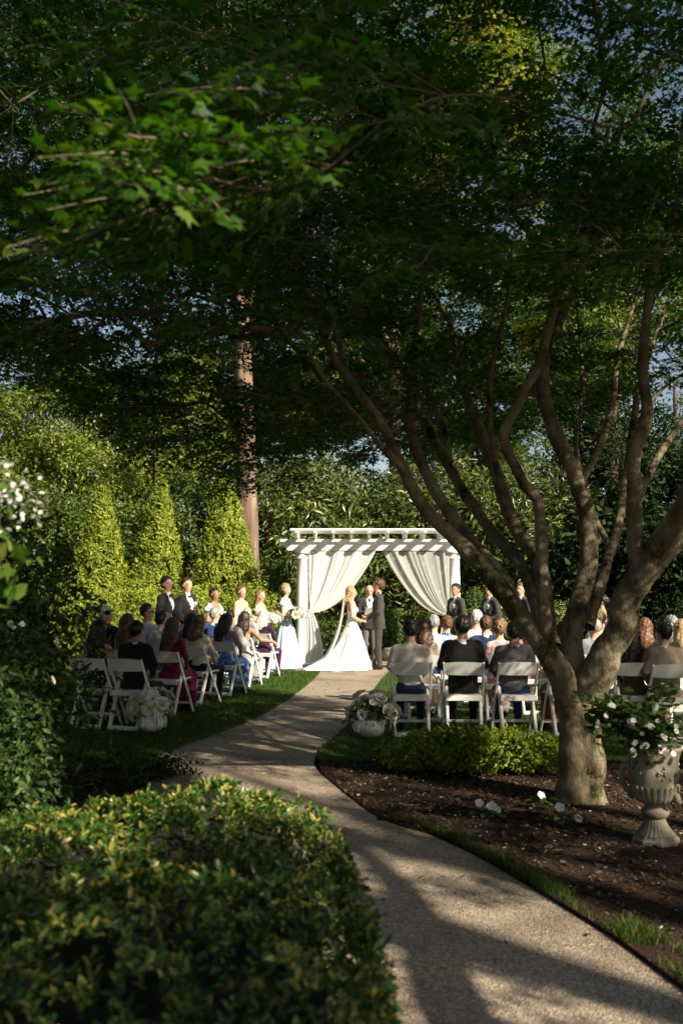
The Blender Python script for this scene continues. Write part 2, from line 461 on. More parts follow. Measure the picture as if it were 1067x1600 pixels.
M['petal_litter'] = leaf_mat('petal_litter', [(0.0, (0.55, 0.47, 0.38)), (1.0, (0.75, 0.70, 0.62))], trans=0.2, rough=0.7)
scatter_chips('mulch_chips', 20000, mulch, 0.032, M['chips'], 'dark shredded bark chips covering the planting bed', 'mulch', 0.014, 0.9)
scatter_chips('fallen_petals', 950, mulch, 0.022, M['petal_litter'], 'small pale petals fallen over the dark mulch', 'petals', 0.024, 0.8, 0.2)
path_poly = G([(560,1537),(962,1470),(640,1290),(489,1193),(535,1142),(585,1080),(500,1060),(330,1150),(250,1180)])
scatter_chips('fallen_petals', 130, path_poly, 0.017, M['petal_litter'], 'few pale petals scattered on the paved path', 'petals', 0.004, 0.9, 0.15)
scatter_chips('leaf_litter', 260, path_poly, 0.03, M['chips'], 'brown leaf crumbs and bark bits strewn on the path', 'litter', 0.004, 0.8, 0.2)
RNG = np.random.default_rng(41)
# ------------------------------------------------------------------ foliage tools
def frames(N, spin=None):
    """per-leaf axes: n = leaf normal, a = leaf direction"""
    n = N/(np.linalg.norm(N, axis=1, keepdims=True)+1e-9)
    r = RNG.normal(size=n.shape) if spin is None else spin
    a = r - n*np.sum(r*n, axis=1, keepdims=True); a /= np.linalg.norm(a, axis=1, keepdims=True)+1e-9
    return a, np.cross(n, a), n

def stamp(C, A, B, N, S, tmpl, polys):
    """place template (k,3; x along leaf, y across, z normal) at every C"""
    T = np.asarray(tmpl, float); k = len(T)
    S = np.asarray(S)[:, None, None]
    V = C[:, None, :] + S*(T[None, :, 0:1]*A[:, None, :] + T[None, :, 1:2]*B[:, None, :] + T[None, :, 2:3]*N[:, None, :])
    b = (np.arange(len(C))*k)[:, None]
    return V.reshape(-1, 3), [b+np.asarray([p]) for p in polys]

LEAF6 = ([(0,0,0),(0.35,0.2,0.05),(0.72,0.15,0.04),(1,0,-0.06),(0.72,-0.15,0.04),(0.35,-0.2,0.05),(0.5,0,-0.03)], [(0,6,1),(1,6,2),(2,6,3),(3,6,4),(4,6,5),(5,6,0)])
LEAF4 = ([(0,0,0),(0.5,0.24,0.06),(1,0,-0.04),(0.5,-0.24,0.06)], [(0,2,1),(0,3,2)])
LANCE = ([(0,0,0),(0.4,0.13,0.05),(1,0,-0.1),(0.4,-0.13,0.05)], [(0,2,1),(0,3,2)])
def maple_tmpl():
    pts = [(0, 0, 0)]
    lobes = [(-128, .42), (-72, .78), (-34, .95), (0, 1.12), (34, .95), (72, .78), (128, .42)]
    for i, (a, r) in enumerate(lobes):
        t = R(a); pts.append((r*math.cos(t)*.55+.35, r*math.sin(t)*.55, -.10*r*r))
        if i < len(lobes)-1:
            t2 = R((a+lobes[i+1][0])/2); pts.append((.36*math.cos(t2)*.55+.35, .36*math.sin(t2)*.55, 0.02))
    return pts, [tuple(range(len(pts)))]
MAPLE = maple_tmpl()
MAPLE_S = ([(0,0,0),(.05,-.42,-.05),(.45,-.2,0),(.95,-.3,-.08),(.62,0,.0),(.95,.3,-.08),(.45,.2,0),(.05,.42,-.05)], [(0,2,4,6),(0,1,2),(2,3,4),(4,5,6),(6,7,0)])
CEDAR = ([(0,0,0),(0.3,0.2,0.03),(0.55,0.1,0),(0.75,0.16,-.02),(1,0,-0.05),(0.75,-0.16,-.02),(0.55,-0.1,0),(0.3,-0.2,0.03)], [(0,2,1),(0,6,2),(0,7,6),(2,4,3),(2,6,4),(6,5,4)])

# geometry-node crowns: sprig meshes repeated on the points of a crown (stuff nobody could count)
_GN = {}
def gn_group(key, meshes):
    if key in _GN: return _GN[key]
    ng = bpy.data.node_groups.new(key, 'GeometryNodeTree'); N, Lk = ng.nodes, ng.links
    ng.interface.new_socket('Geometry', in_out='INPUT', socket_type='NodeSocketGeometry'); ng.interface.new_socket('Geometry', in_out='OUTPUT', socket_type='NodeSocketGeometry')
    gi, go = N.new('NodeGroupInput'), N.new('NodeGroupOutput')
    jn = N.new('GeometryNodeJoinGeometry')
    for m in meshes:
        oi = N.new('GeometryNodeObjectInfo'); oi.inputs['Object'].default_value = bpy.data.objects.new(m.name, m)
        ti = N.new('GeometryNodeGeometryToInstance'); Lk.new(oi.outputs['Geometry'], ti.inputs[0]); Lk.new(ti.outputs[0], jn.inputs[0])
    ip = N.new('GeometryNodeInstanceOnPoints'); ip.inputs['Pick Instance'].default_value = True
    def attr(n, t):
        a = N.new('GeometryNodeInputNamedAttribute'); a.data_type = t; a.inputs[0].default_value = n; return a.outputs[0]
    e2r = N.new('FunctionNodeEulerToRotation')
    Lk.new(gi.outputs[0], ip.inputs['Points']); Lk.new(jn.outputs[0], ip.inputs['Instance'])
    Lk.new(attr('rot', 'FLOAT_VECTOR'), e2r.inputs[0]); Lk.new(e2r.outputs[0], ip.inputs['Rotation'])
    Lk.new(attr('scl', 'FLOAT'), ip.inputs['Scale']); Lk.new(attr('pick', 'INT'), ip.inputs['Instance Index'])
    Lk.new(ip.outputs[0], go.inputs[0])
    _GN[key] = ng
    return ng
def gn_crown(name, key, meshes, C, A, N_, S, parent):
    """C points, A direction of each sprig's +X, N_ its +Z, S scale"""
    n = len(C); me = bpy.data.meshes.new(name); me.vertices.add(n); me.vertices.foreach_set('co', np.asarray(C, np.float32).ravel())
    a = A/(np.linalg.norm(A, axis=1, keepdims=True)+1e-9); z = N_-a*np.sum(N_*a, axis=1, keepdims=True); z /= np.linalg.norm(z, axis=1, keepdims=True)+1e-9; y = np.cross(z, a)
    # XYZ euler of the matrix with columns a, y, z
    ry = -np.arcsin(np.clip(a[:, 2], -1, 1)); rx = np.arctan2(y[:, 2], z[:, 2]); rz = np.arctan2(a[:, 1], a[:, 0])
    me.attributes.new('rot', 'FLOAT_VECTOR', 'POINT').data.foreach_set('vector', np.stack([rx, ry, rz], 1).astype(np.float32).ravel())
    me.attributes.new('scl', 'FLOAT', 'POINT').data.foreach_set('value', np.asarray(S, np.float32))
    me.attributes.new('pick', 'INT', 'POINT').data.foreach_set('value', RNG.integers(0, len(meshes), n).astype(np.int32))
    o = link(bpy.data.objects.new(name, me), parent); md = o.modifiers.new('sprigs', 'NODES'); md.node_group = gn_group(key, meshes); o['kind'] = 'stuff'
    return o
_CL = {}
def clump_meshes(mat, lsize, nleaf, tmpl, flat=.75):
    """four unit-radius leaf clumps; lsize is leaf length over clump radius"""
    key = f'clump_{mat}_{lsize}_{nleaf}_{len(tmpl[0])}'
    if key not in _CL:
        out = []
        for k in range(4):
            d = RNG.normal(size=(nleaf, 3)); d /= np.linalg.norm(d, axis=1, keepdims=True); r = RNG.uniform(.1, 1, nleaf)**.5
            C = d*r[:, None]; C[:, 2] *= flat; a, b, n = frames(d*.5+RNG.normal(size=d.shape)*.5+np.array([0, 0, .5]), d+RNG.normal(size=d.shape)*.6)
            V, P = stamp(C, a, b, n, RNG.uniform(.65, 1.25, nleaf)*lsize, *tmpl); out.append(mesh_np('leaf_clump', V, P, [LM[mat]]))
        _CL[key] = out
    return key, _CL[key]
def clump_crown(name, C, rad, parent, mat, lsize, nleaf=46, tmpl=LEAF4, flat=.75):
    key, ms = clump_meshes(mat, round(lsize/float(np.mean(rad)), 3), nleaf, tmpl, flat); n = len(C)
    a = RNG.uniform(0, 6.283, n); A = np.stack([np.cos(a), np.sin(a), RNG.normal(0, .2, n)], 1); N_ = RNG.normal(0, .25, (n, 3))+np.array([0, 0, 1.0])
    return gn_crown(name, key, ms, C, A, N_, rad, parent)

def leaf_obj(name, C, N, S, tmpl, mat, parent, spin=None, kind=None):
    a, b, n = frames(N, spin)
    V, P = stamp(C, a, b, n, S, *tmpl)
    o = link(bpy.data.objects.new(name, mesh_np(name, V, P, [mat])), parent)
    if kind: o['kind'] = kind
    return o

def clump_points(centers, radii, per, squash=1.0):
    """points round clump centres, denser at the clump's shell; returns points and outward directions"""
    K = len(centers); idx = RNG.integers(0, K, per)
    d = RNG.normal(size=(per, 3)); d /= np.linalg.norm(d, axis=1, keepdims=True)
    r = RNG.uniform(0.25, 1.0, per)**0.5
    off = d*(r*np.asarray(radii)[idx])[:, None]; off[:, 2] *= squash
    return np.asarray(centers)[idx]+off, d

def shell_centers(c, rad, n, inner=0.55, zmin=-1.0):
    d = RNG.normal(size=(n*3, 3)); d /= np.linalg.norm(d, axis=1, keepdims=True)
    d = d[d[:, 2] > zmin][:n]
    r = RNG.uniform(inner, 1.0, len(d))
    return np.asarray(c)+d*r[:, None]*np.asarray(rad)

LM = {
 'maple': leaf_mat('maple_leaves', [(0.0, (0.018, 0.060, 0.005)), (0.5, (0.032, 0.10, 0.008)), (0.85, (0.06, 0.14, 0.012)), (1.0, (0.11, 0.18, 0.02))], trans=0.45, rough=0.5, tint=(1.3, 1.5, 0.4)),
 'maple_tip': leaf_mat('maple_tip_leaves', [(0.0, (0.06, 0.14, 0.02)), (0.6, (0.11, 0.20, 0.03)), (1.0, (0.22, 0.24, 0.05))], trans=0.4, rough=0.5),
 'cedar': leaf_mat('cedar_sprays', [(0.0, (0.10, 0.15, 0.018)), (0.5, (0.21, 0.27, 0.032)), (1.0, (0.34, 0.38, 0.06))], trans=0.25, rough=0.6, spec=0.2),
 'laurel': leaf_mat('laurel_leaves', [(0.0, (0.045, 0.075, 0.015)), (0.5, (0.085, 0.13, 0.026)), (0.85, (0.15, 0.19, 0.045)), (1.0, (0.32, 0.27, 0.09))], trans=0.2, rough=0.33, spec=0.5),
 'box': leaf_mat('box_leaves', [(0.0, (0.03, 0.065, 0.012)), (1.0, (0.08, 0.14, 0.025))], trans=0.25, rough=0.45),
 'dark': leaf_mat('dark_and_shaded_leaves', [(0.0, (0.010, 0.024, 0.008)), (0.6, (0.022, 0.045, 0.012)), (1.0, (0.05, 0.075, 0.02))], trans=0.25, rough=0.6, spec=0.2),  # evergreen dark; also puts shade into the colour of right-hand laurels and conifers
 'light': leaf_mat('light_green_leaves', [(0.0, (0.10, 0.16, 0.02)), (0.6, (0.19, 0.26, 0.035)), (0.93, (0.30, 0.33, 0.08)), (1.0, (0.5, 0.45, 0.3))], trans=0.4, rough=0.5),
 'yellow': leaf_mat('yellow_green_leaves', [(0.0, (0.16, 0.20, 0.02)), (0.6, (0.34, 0.36, 0.04)), (1.0, (0.58, 0.52, 0.10))], trans=0.5, rough=0.5, tint=(1.2, 1.15, 0.5)),
 'mid': leaf_mat('mid_green_leaves', [(0.0, (0.045, 0.085, 0.014)), (0.6, (0.095, 0.15, 0.026)), (1.0, (0.19, 0.22, 0.05))], trans=0.35, rough=0.5),
 'gold': leaf_mat('golden_privet_leaves', [(0.0, (0.06, 0.11, 0.013)), (0.5, (0.14, 0.21, 0.022)), (1.0, (0.34, 0.37, 0.04))], trans=0.3, rough=0.4),
 'rose': leaf_mat('rose_leaves', [(0.0, (0.015, 0.035, 0.010)), (0.6, (0.035, 0.075, 0.016)), (1.0, (0.09, 0.14, 0.03))], trans=0.3, rough=0.45),
 'white': leaf_mat('white_petals', [(0.0, (0.74, 0.72, 0.66)), (1.0, (0.88, 0.87, 0.82))], trans=0.22, rough=0.6, tint=(1, 1, .95)),
 'cream': leaf_mat('cream_petals', [(0.0, (0.72, 0.66, 0.52)), (1.0, (0.86, 0.82, 0.72))], trans=0.25, rough=0.6, tint=(1, 1, .9)),
}
def variegated(name, per_object):
    m = leaf_mat(name, [(0.0, (0.014, 0.045, 0.007)), (0.40, (0.030, 0.09, 0.011)), (0.84, (0.055, 0.12, 0.016)), (0.88, (0.20, 0.20, 0.03)), (1.0, (0.46, 0.39, 0.09))], trans=0.22, rough=0.3, spec=0.45, per_object=per_object)
    nt = m.node_tree; cr = [n for n in nt.nodes if n.type == 'VALTORGB'][0]; src = cr.inputs[0].links[0].from_socket; outs = [l.to_socket for l in cr.outputs[0].links]
    at_ = nt.nodes.new('ShaderNodeAttribute'); at_.attribute_name = 'rim'
    mr = nt.nodes.new('ShaderNodeMapRange'); mr.interpolation_type = 'SMOOTHSTEP'; mr.inputs[1].default_value = .55; mr.inputs[2].default_value = .8; nt.links.new(at_.outputs['Fac'], mr.inputs[0])
    mu = nt.nodes.new('ShaderNodeMath'); mu.operation = 'MULTIPLY'; mu.inputs[1].default_value = 7.31; nt.links.new(src, mu.inputs[0])
    fr = nt.nodes.new('ShaderNodeMath'); fr.operation = 'FRACT'; nt.links.new(mu.outputs[0], fr.inputs[0])
    gt = nt.nodes.new('ShaderNodeMath'); gt.operation = 'GREATER_THAN'; gt.inputs[1].default_value = .80; nt.links.new(fr.outputs[0], gt.inputs[0])
    pr = nt.nodes.new('ShaderNodeMath'); pr.operation = 'MULTIPLY'; nt.links.new(mr.outputs[0], pr.inputs[0]); nt.links.new(gt.outputs[0], pr.inputs[1])
    mx = nt.nodes.new('ShaderNodeMix'); mx.data_type = 'RGBA'; nt.links.new(pr.outputs[0], mx.inputs[0]); nt.links.new(cr.outputs[0], mx.inputs[6]); mx.inputs[7].default_value = (.46, .42, .10, 1)
    for o in outs: nt.links.new(mx.outputs[2], o)
    return m
LM['hedge'] = variegated('variegated_leaves', False); LM['hedge_single'] = variegated('variegated_leaf_single', True)
RIM6 = [.9, 1, 1, 1, 1, 1, 0]
def add_rim(me):
    me.attributes.new('rim', 'FLOAT', 'POINT').data.foreach_set('value', np.tile(np.array(RIM6, np.float32), len(me.vertices)//7))
M['stem'] = plain('green_stem', (0.06, 0.09, 0.03), 0.6)
M['twig'] = plain('twig', (0.10, 0.06, 0.035), 0.8)
M['twig_red'] = plain('twig_red', (0.20, 0.08, 0.05), 0.7)

def tree(name, label, base, height, crown_c, crown_r, nclump, clump_r, nleaf, leaf, lsize, mat, bark='bark_grey', trunk_r=0.18, group=None, cat='tree', inner=0.35, lean=(0, 0), squash=0.75, tmpl=LEAF4, zmin=-0.9, limbs=9, per=46):
    b = np.array([base[0], base[1], 0.0]); root = empty(name, b)
    tag(root, label, cat, group)
    cc = np.array(crown_c, float)-b; top = np.array([lean[0], lean[1], height*0.92])
    mb = MB()
    P = catmull([(0, 0, -0.1), (lean[0]*.2, lean[1]*.2, height*.3), (lean[0]*.6, lean[1]*.6, height*.6), top], 5)
    mb.tube(P, np.linspace(trunk_r, trunk_r*.2, len(P)), 9)
    C = shell_centers(cc, crown_r, nclump, inner, zmin)
    far = C[RNG.permutation(len(C))[:limbs]]
    for q in far:
        z0 = max(min(q[2]*.7, height*.8), height*.2); i = int(np.argmin(abs(P[:, 2]-z0))); s = P[i]
        mid = (s+q)/2+np.array([0, 0, .12*np.linalg.norm(q-s)])
        L = catmull([s, mid, q], 4); mb.tube(L, np.linspace(trunk_r*.38, trunk_r*.06, len(L)), 6)
    mb.build('trunk', M[bark], root, True)
    ncl = max(30, int(nleaf/14)); sub, d = clump_points(C, RNG.uniform(.6, 1.2, len(C))*clump_r, ncl, squash)
    clump_crown('crown', sub, RNG.uniform(.3, .55, ncl), root, mat, lsize, per, tmpl)
    return root

def shrub(name, label, base, size, nleaf, lsize, mat, cat='shrub', group=None, tmpl=LEAF4, nclump=40, cr=0.28, upright=0.3, stems=6, far=0.0, seedflat=0.8):
    """base (x,y), size (rx,ry,h): dome of leaf clumps from ground to h"""
    rx, ry, h = size; root = empty(name, (base[0], base[1], 0)); tag(root, label, cat, group)
    if far:
        ncl = max(20, nleaf//22); C = shell_centers((0, 0, h*.5), (rx, ry, h*.5), ncl, .5); C[:, 2] = np.maximum(C[:, 2], .1)
        q_ = far*min(rx, h); clump_crown('foliage', C, RNG.uniform(.7, 1.3, len(C))*q_, root, mat, lsize, 46, tmpl, .85)
    else:
        C = shell_centers((0, 0, h*.48), (rx*.85, ry*.85, h*.48), nclump, .45)
        pts, d = clump_points(C, np.full(len(C), cr*min(rx, h)), nleaf, seedflat)
        pts[:, 2] = np.maximum(pts[:, 2], .02)
        out = pts/np.array([rx, ry, h])-np.array([0, 0, .4]); out /= np.linalg.norm(out, axis=1, keepdims=True)+1e-9
        n = out*.8+d*.4+RNG.normal(size=d.shape)*.45+np.array([0, 0, upright])
        leaf_obj('foliage', pts, n, RNG.uniform(.6, 1.2, len(pts))*lsize, tmpl, LM[mat], root)
    mb = MB()
    for k in range(stems):
        q = C[k % len(C)]; L = catmull([(q[0]*.1, q[1]*.1, -.03), (q[0]*.4, q[1]*.4, q[2]*.5), q], 4)
        mb.tube(L, np.linspace(.02, .006, len(L)), 5)
    mb.build('branchwork', M['twig'], root, True)
    return root
def vw(v, w): return ((v+w)*.70711, (v-w)*.70711)      # across and along the sun's direction
SHADE_TREES = []
for v, w, h, zc, r, rz, ncl, nlf, per, lab in [
        (6.6, 13, 15.5, 10.0, 3.1, 4.8, 22, 1650, 13, 'tall open tree behind the viewer casting dappled shade on the mulch'),
        (9.0, 14, 16.5, 12.0, 2.5, 4.6, 36, 2500, 15, 'tall tree behind the viewer shading the near guests'),
        (-1.65, 12, 12, 7.5, 4.2, 4.0, 90, 9500, 40, 'dense tree behind the viewer shading the near end of the hedge'),
        (4.8, 14.5, 22, 17.2, 4.2, 4.3, 110, 8500, 40, 'tallest tree behind the viewer shading the upper maple'),
        (3.7, 13, 15, 13.0, 1.7, 1.7, 14, 1500, 40, 'slender unseen tree added behind the viewer to shade the rose shrub')]:  # the slender one is an unseen tree added just to shade the roses
    x, y = vw(v, w); SHADE_TREES.append(((x, y), h, (x, y, zc), (r, r, rz), ncl, nlf, per, lab))
for x, y, h, zc, r, rz, lab in [(-9, -6, 13, 7.5, 4.5, 5, 'broad unseen tree added behind the viewer at left to dim skylight'), (-13, 3, 13, 7.5, 4.5, 5, 'broad unseen tree added well outside the left edge to dim skylight'), (-2.5, -11, 14, 8, 4.5, 5.5, 'broad unseen tree added straight behind the viewer to dim skylight'), (-10, 10.5, 12, 7, 3.6, 4.5, 'broad unseen tree added left of the rose shrub to dim skylight'), (12.5, 8.5, 7.2, 4.2, 3.0, 3.0, 'low unseen tree added right of the guests to dim skylight')]:  # unseen trees added round the garden to hold back skylight
    SHADE_TREES.append(((x, y), h, (x, y, zc), (r, r, rz), 70, 5200, 40, lab))
LEAN_CLUMPS = [(2.2, -.4, 3.6), (2.9, -1.4, 3.9), (3.4, .2, 4.5), (4.2, -1.2, 4.9), (1.6, -1.2, 3.4), (4.9, -.4, 5.2), (3.6, -2.2, 4.4), (5.2, -2.2, 5.8), (2.4, -2.3, 3.6)]
LEAN_N = 650
RNG = np.random.default_rng(42)
# ------------------------------------------------------------------ the big maple
maple_base = gp(906, 1246)
maple = empty('maple_tree', (maple_base.x, maple_base.y, 0))
tag(maple, 'large spreading maple with mossy forking limbs rising from the mulch bed', 'tree')
MO = np.array([maple_base.x, maple_base.y, 0.0])
def PX(L): return [np.array(at(*p)) for p in L]
LIMBS = {
 'A': ([(897,1110,7.78),(868,1045,7.76),(842,1000,7.75),(800,945,7.8),(765,900,7.8),(734,864,7.85),(663,794,7.9),(622,717,8.0),(593,658,8.05),(546,594,8.1),(510,535,8.1),(469,417,8.0),(430,300,7.8),(380,200,7.4)], [.135,.115,.105,.092,.082,.072,.062,.054,.048,.042,.036,.028,.02,.012]),
 'F': ([(806,955,7.83),(781,899,7.95),(722,829,8.3),(675,758,8.6),(646,688,8.8),(640,629,9.0),(646,553,9.1),(663,418,9.2),(690,300,9.2)], [.075,.07,.064,.06,.055,.048,.04,.028,.016]),
 'E': ([(852,990,7.8),(816,888,8.3),(757,817,8.8),(704,735,9.3),(675,682,9.7),(657,641,10),(620,560,10.3),(560,480,10.6)], [.07,.065,.06,.055,.05,.04,.03,.018]),
 'D': ([(862,1010,7.8),(840,882,8.2),(804,823,8.5),(781,758,8.8),(751,676,9.1),(728,617,9.3),(719,594,9.4),(700,500,9.6),(650,420,9.7)], [.08,.075,.07,.066,.06,.05,.045,.03,.016]),
 'B': ([(858,1015,7.72),(850,960,7.65),(847,900,7.6),(842,794,7.5),(816,752,7.45),(793,705,7.4),(787,676,7.4),(816,617,7.3),(845,559,7.2),(857,506,7.1),(887,418,7.0),(928,312,6.8),(950,200,6.6)], [.058,.056,.052,.05,.05,.048,.046,.044,.042,.04,.034,.026,.016]),
 'C': ([(906,1100,7.85),(893,1030,7.9),(898,960,8.0),(915,900,8.1),(919,829,8.1),(904,758,8.2),(872,688,8.2),(851,629,8.3),(848,564,8.4),(863,506,8.4),(870,440,8.4),(840,380,8.4),(800,330,8.5),(760,250,8.6)], [.12,.105,.098,.09,.085,.08,.074,.068,.06,.055,.045,.035,.028,.016]),
 'K': ([(868,520,8.4),(900,440,8.2),(940,330,8.0),(970,200,7.8)], [.04,.034,.026,.016]),
 'G': ([(910,1105,7.82),(940,1035,7.7),(967,986,7.6),(981,929,7.5),(1010,890,7.4),(1040,840,7.3),(1085,770,7.1),(1180,650,6.8),(1300,520,6.5)], [.165,.145,.13,.122,.118,.11,.09,.06,.03]),
 'H': ([(988,935,7.48),(992,864,7.4),(989,770,7.3),(992,700,7.3),(1010,653,7.25),(1004,564,7.2),(1016,447,7.1),(1039,370,7.0),(1057,312,6.9),(1080,200,6.8)], [.075,.065,.06,.056,.05,.042,.036,.03,.024,.014]),
 'I': ([(918,980,8.0),(945,888,8.3),(963,829,8.5),(978,741,8.8),(1000,600,9.2),(1040,480,9.5)], [.06,.05,.046,.042,.034,.02]),
 'J': ([(1000,905,7.45),(1080,830,8.0),(1200,740,8.6),(1330,640,9.0)], [.08,.07,.055,.03]),
 'A2': ([(640,745,7.95),(590,690,7.7),(550,640,7.5),(505,590,7.3),(470,520,7.1)], [.026,.023,.02,.016,.01]),
 'A3': ([(546,594,8.1),(520,500,8.5),(505,400,8.9),(480,300,9.2)], [.03,.026,.02,.01]),
 'E2': ([(704,735,9.3),(690,660,9.3),(655,600,9.4),(600,545,9.5),(540,500,9.6)], [.036,.032,.028,.02,.01]),
 'D2': ([(790,785,8.7),(770,700,8.6),(765,600,8.5),(790,480,8.4),(800,380,8.3)], [.036,.033,.03,.022,.012]),
 'C2': ([(904,758,8.2),(935,700,8.6),(955,640,8.9),(965,560,9.2),(1000,440,9.5)], [.045,.04,.036,.03,.015]),
 'H2': ([(989,790,7.3),(1030,710,7.6),(1075,640,7.8),(1120,560,8.0)], [.036,.032,.026,.015]),
 'I2': ([(955,860,8.4),(920,790,8.7),(900,700,9.1),(910,600,9.4),(900,480,9.6)], [.036,.032,.028,.022,.012]),
 'L': ([(1020,870,7.38),(1060,800,6.9),(1120,640,6.2),(1200,420,5.4)], [.08,.07,.05,.025]),
}
def bark_relief(V):
    x, y, z = V.T
    a = np.sin(x*9+2*np.sin(z*5))*np.sin(y*8+z*6)+.6*np.sin(x*23+z*17)*np.sin(y*21-z*13)+.35*np.sin(x*57+y*31)*np.sin(z*43+x*19)
    kn = np.maximum(0, np.sin(x*4.1+1.3)*np.sin(y*3.7+2.1)*np.sin(z*5.3)-.72)*1.6
    return .085*a+kn
tp = PX([(908,1262,7.8),(907,1240,7.8),(906,1200,7.8),(906,1150,7.8),(905,1112,7.8),(904,1092,7.8)])
mb = MB()
tv, tpoly = tube_np(catmull([p-MO for p in tp], 10), np.interp(np.linspace(0, 1, 51), [0, .1, .3, .6, .85, 1], [.27, .205, .168, .156, .165, .135]), 40)
ang = np.arctan2(tv[:, 1], tv[:, 0]); fl_ = 1+bark_relief(tv)*.6+(.04+.08*np.exp(-np.maximum(tv[:, 2], 0)/.12))*np.sin(5*ang+1)+.04*np.sin(9*ang+tv[:, 2]*3); tv[:, 0] *= fl_; tv[:, 1] *= fl_
mb.addnp(tv, tpoly).build('trunk', M['bark'], maple, True)
nodes = []
for k, (L, r) in LIMBS.items():
    P = catmull([p-MO for p in PX(L)], 6)
    rr = np.interp(np.linspace(0, 1, len(P)), np.linspace(0, 1, len(r)), r)
    P = P + np.stack([np.sin(np.arange(len(P))*.9+len(k)*3), np.cos(np.arange(len(P))*.7), np.zeros(len(P))], 1)*rr[:, None]*.06
    P = catmull(list(P), 3); rr = np.interp(np.linspace(0, 1, len(P)), np.linspace(0, 1, len(rr)), rr)
    V_, F_ = tube_np(P, rr*.86, 16); c_ = np.repeat(P, 16, 0); V_ = c_+(V_-c_)*(1+bark_relief(V_))[:, None]
    MB().addnp(V_, F_).build('limb', M['bark'], maple, True)
    P = P[::3]; rr = rr[::3]
    for p, q in zip(P, rr):
        if p[2] > 2.3: nodes.append((*p, q))
nodes = np.array(nodes)
def crown_floor(x, y):
    right = 1.62+.335*y; left = 1.62+.235*y
    t = np.clip((x+1.2)/1.6, 0, 1)
    f = left*(1-t)+right*t
    back = 3.0+.55*np.clip(-1.5-x, 0, 4)+.18*np.clip(x+1, 0, 3)
    return np.where(y > 8.2, back, f)
def maple_sprig(k):
    """one flat spray: leaves in pairs along three fine twigs, about 0.6 long"""
    rr = np.random.default_rng(100+k); C, D, N_ = [], [], []
    mb = MB()
    for t0, ang, ln in ((0, 0, .62), (.14, .65, .36), (.18, -.7, .36), (.34, .5, .25)):
        d = np.array([math.cos(ang), math.sin(ang), -.08]); a = np.array([t0, 0, -.02*t0]); sd = np.array([-d[1], d[0], 0])
        mb.tube([a, a+d*ln*.5+np.array([0, 0, .015]), a+d*ln], [.0035, .0025, .0012], 3, 1, False)
        for i, t in enumerate(np.linspace(.22, 1, int(ln/.030))):
            s2 = 1 if i % 2 else -1
            C.append(a+d*ln*t+sd*s2*.015+np.array([0, 0, rr.normal(0, .02)])); D.append(d*.7+sd*s2*rr.uniform(.5, 1.3)+rr.normal(size=3)*.25+np.array([0, 0, -.25])); N_.append(UPZ+rr.normal(size=3)*.4)
    a_, b_, n_ = frames(np.array(N_), np.array(D)); V, P = stamp(np.array(C), a_, b_, n_, rr.uniform(.043, .068, len(C)), *MAPLE_S)
    for q in P: 
        mb.F.setdefault(q.shape[1], []).extend((q+mb.n).tolist()); mb.M.setdefault(q.shape[1], []).extend([0]*len(q))
    mb.V.append(V.astype(np.float32)); mb.n += len(V)
    return mb.mesh('maple_sprig', [LM['maple'], M['bark']])
NEAR = [[(950,200,6.6),(820,160,4.9),(700,150,4.1),(600,190,3.6),(490,200,3.35),(380,225,3.15),(240,238,3.0)],
        [(600,190,3.6),(500,270,3.3),(400,300,3.1),(300,318,3.0),(205,332,2.9)],
        [(700,150,4.1),(600,130,3.7),(530,110,3.5),(490,60,3.4)],
        [(600,190,3.6),(480,150,3.4),(370,150,3.2)],
        [(700,150,4.1),(500,40,3.9),(330,50,3.7),(212,72,3.6)],
        [(500,270,3.3),(420,270,3.2),(340,262,3.1),(290,255,3.05)],
        [(400,300,3.1),(330,280,3.05),(270,282,3.0)],
        [(380,225,3.15),(330,340,3.6),(230,380,3.7),(130,395,3.7)]]
UPZ = np.array([0, 0, 1.0])
NB = 1650
Q = []
while len(Q) < NB:
    x, y = RNG.uniform(-6.2, 5.0), RNG.uniform(4.9, 13.0)
    if y < 5.6 and x < .3: continue
    if x+y > 14.3 or ((x-.2)/6.3)**2+((y-8)/5.2)**2 > 1: continue
    zf = float(crown_floor(x, y)); top = 8.6-.06*((x-1)**2+(y-8)**2)
    if top < zf+.3: continue
    z = zf+(top-zf)*RNG.uniform(0, 1)**1.35
    # open windows in the crown where the photograph shows the sky
    Q.append((x, y, z))
Q = np.array(Q)-MO
# grow the branchwork: every tip joins the nearest point of what has grown so far
NP = [n[:3] for n in nodes]; NR = [n[3] for n in nodes]; PAR = [-1]*len(NP)
order = np.argsort([np.min(np.linalg.norm(nodes[:, :3]-q, axis=1)) for q in Q])
tips = []
cen = np.array([0, 0, 2.0])
for qi in order:
    q = Q[qi]; A_ = np.array(NP); dv = q-A_; dist = np.linalg.norm(dv, axis=1)
    cost = dist+.9*np.maximum(0, A_[:, 2]-q[2]-.05)+np.where(dist < .15, 5, 0)
    j = int(np.argmin(cost)); s0 = A_[j]; ln = np.linalg.norm(q-s0); ns = max(2, int(ln/.28))
    mid = (s0+q)/2+np.array([RNG.normal(0, .05*ln), RNG.normal(0, .05*ln), .10*ln]); par = j
    for t in np.linspace(0, 1, ns+1)[1:]:
        p = (1-t)**2*s0+2*t*(1-t)*mid+t*t*q
        NP.append(p); NR.append(0.0); PAR.append(par); par = len(NP)-1
    tips.append(par)
NP = np.array(NP); w = np.zeros(len(NP)); n0 = len(nodes)
kids = [[] for _ in NP]
for i in range(n0, len(NP)): kids[PAR[i]].append(i)
for i in range(len(NP)-1, n0-1, -1):
    w[i] = .0045**2.3 if not kids[i] else sum(w[k] for k in kids[i])
rad = w**(1/2.3)
bm = MB(); done = set()
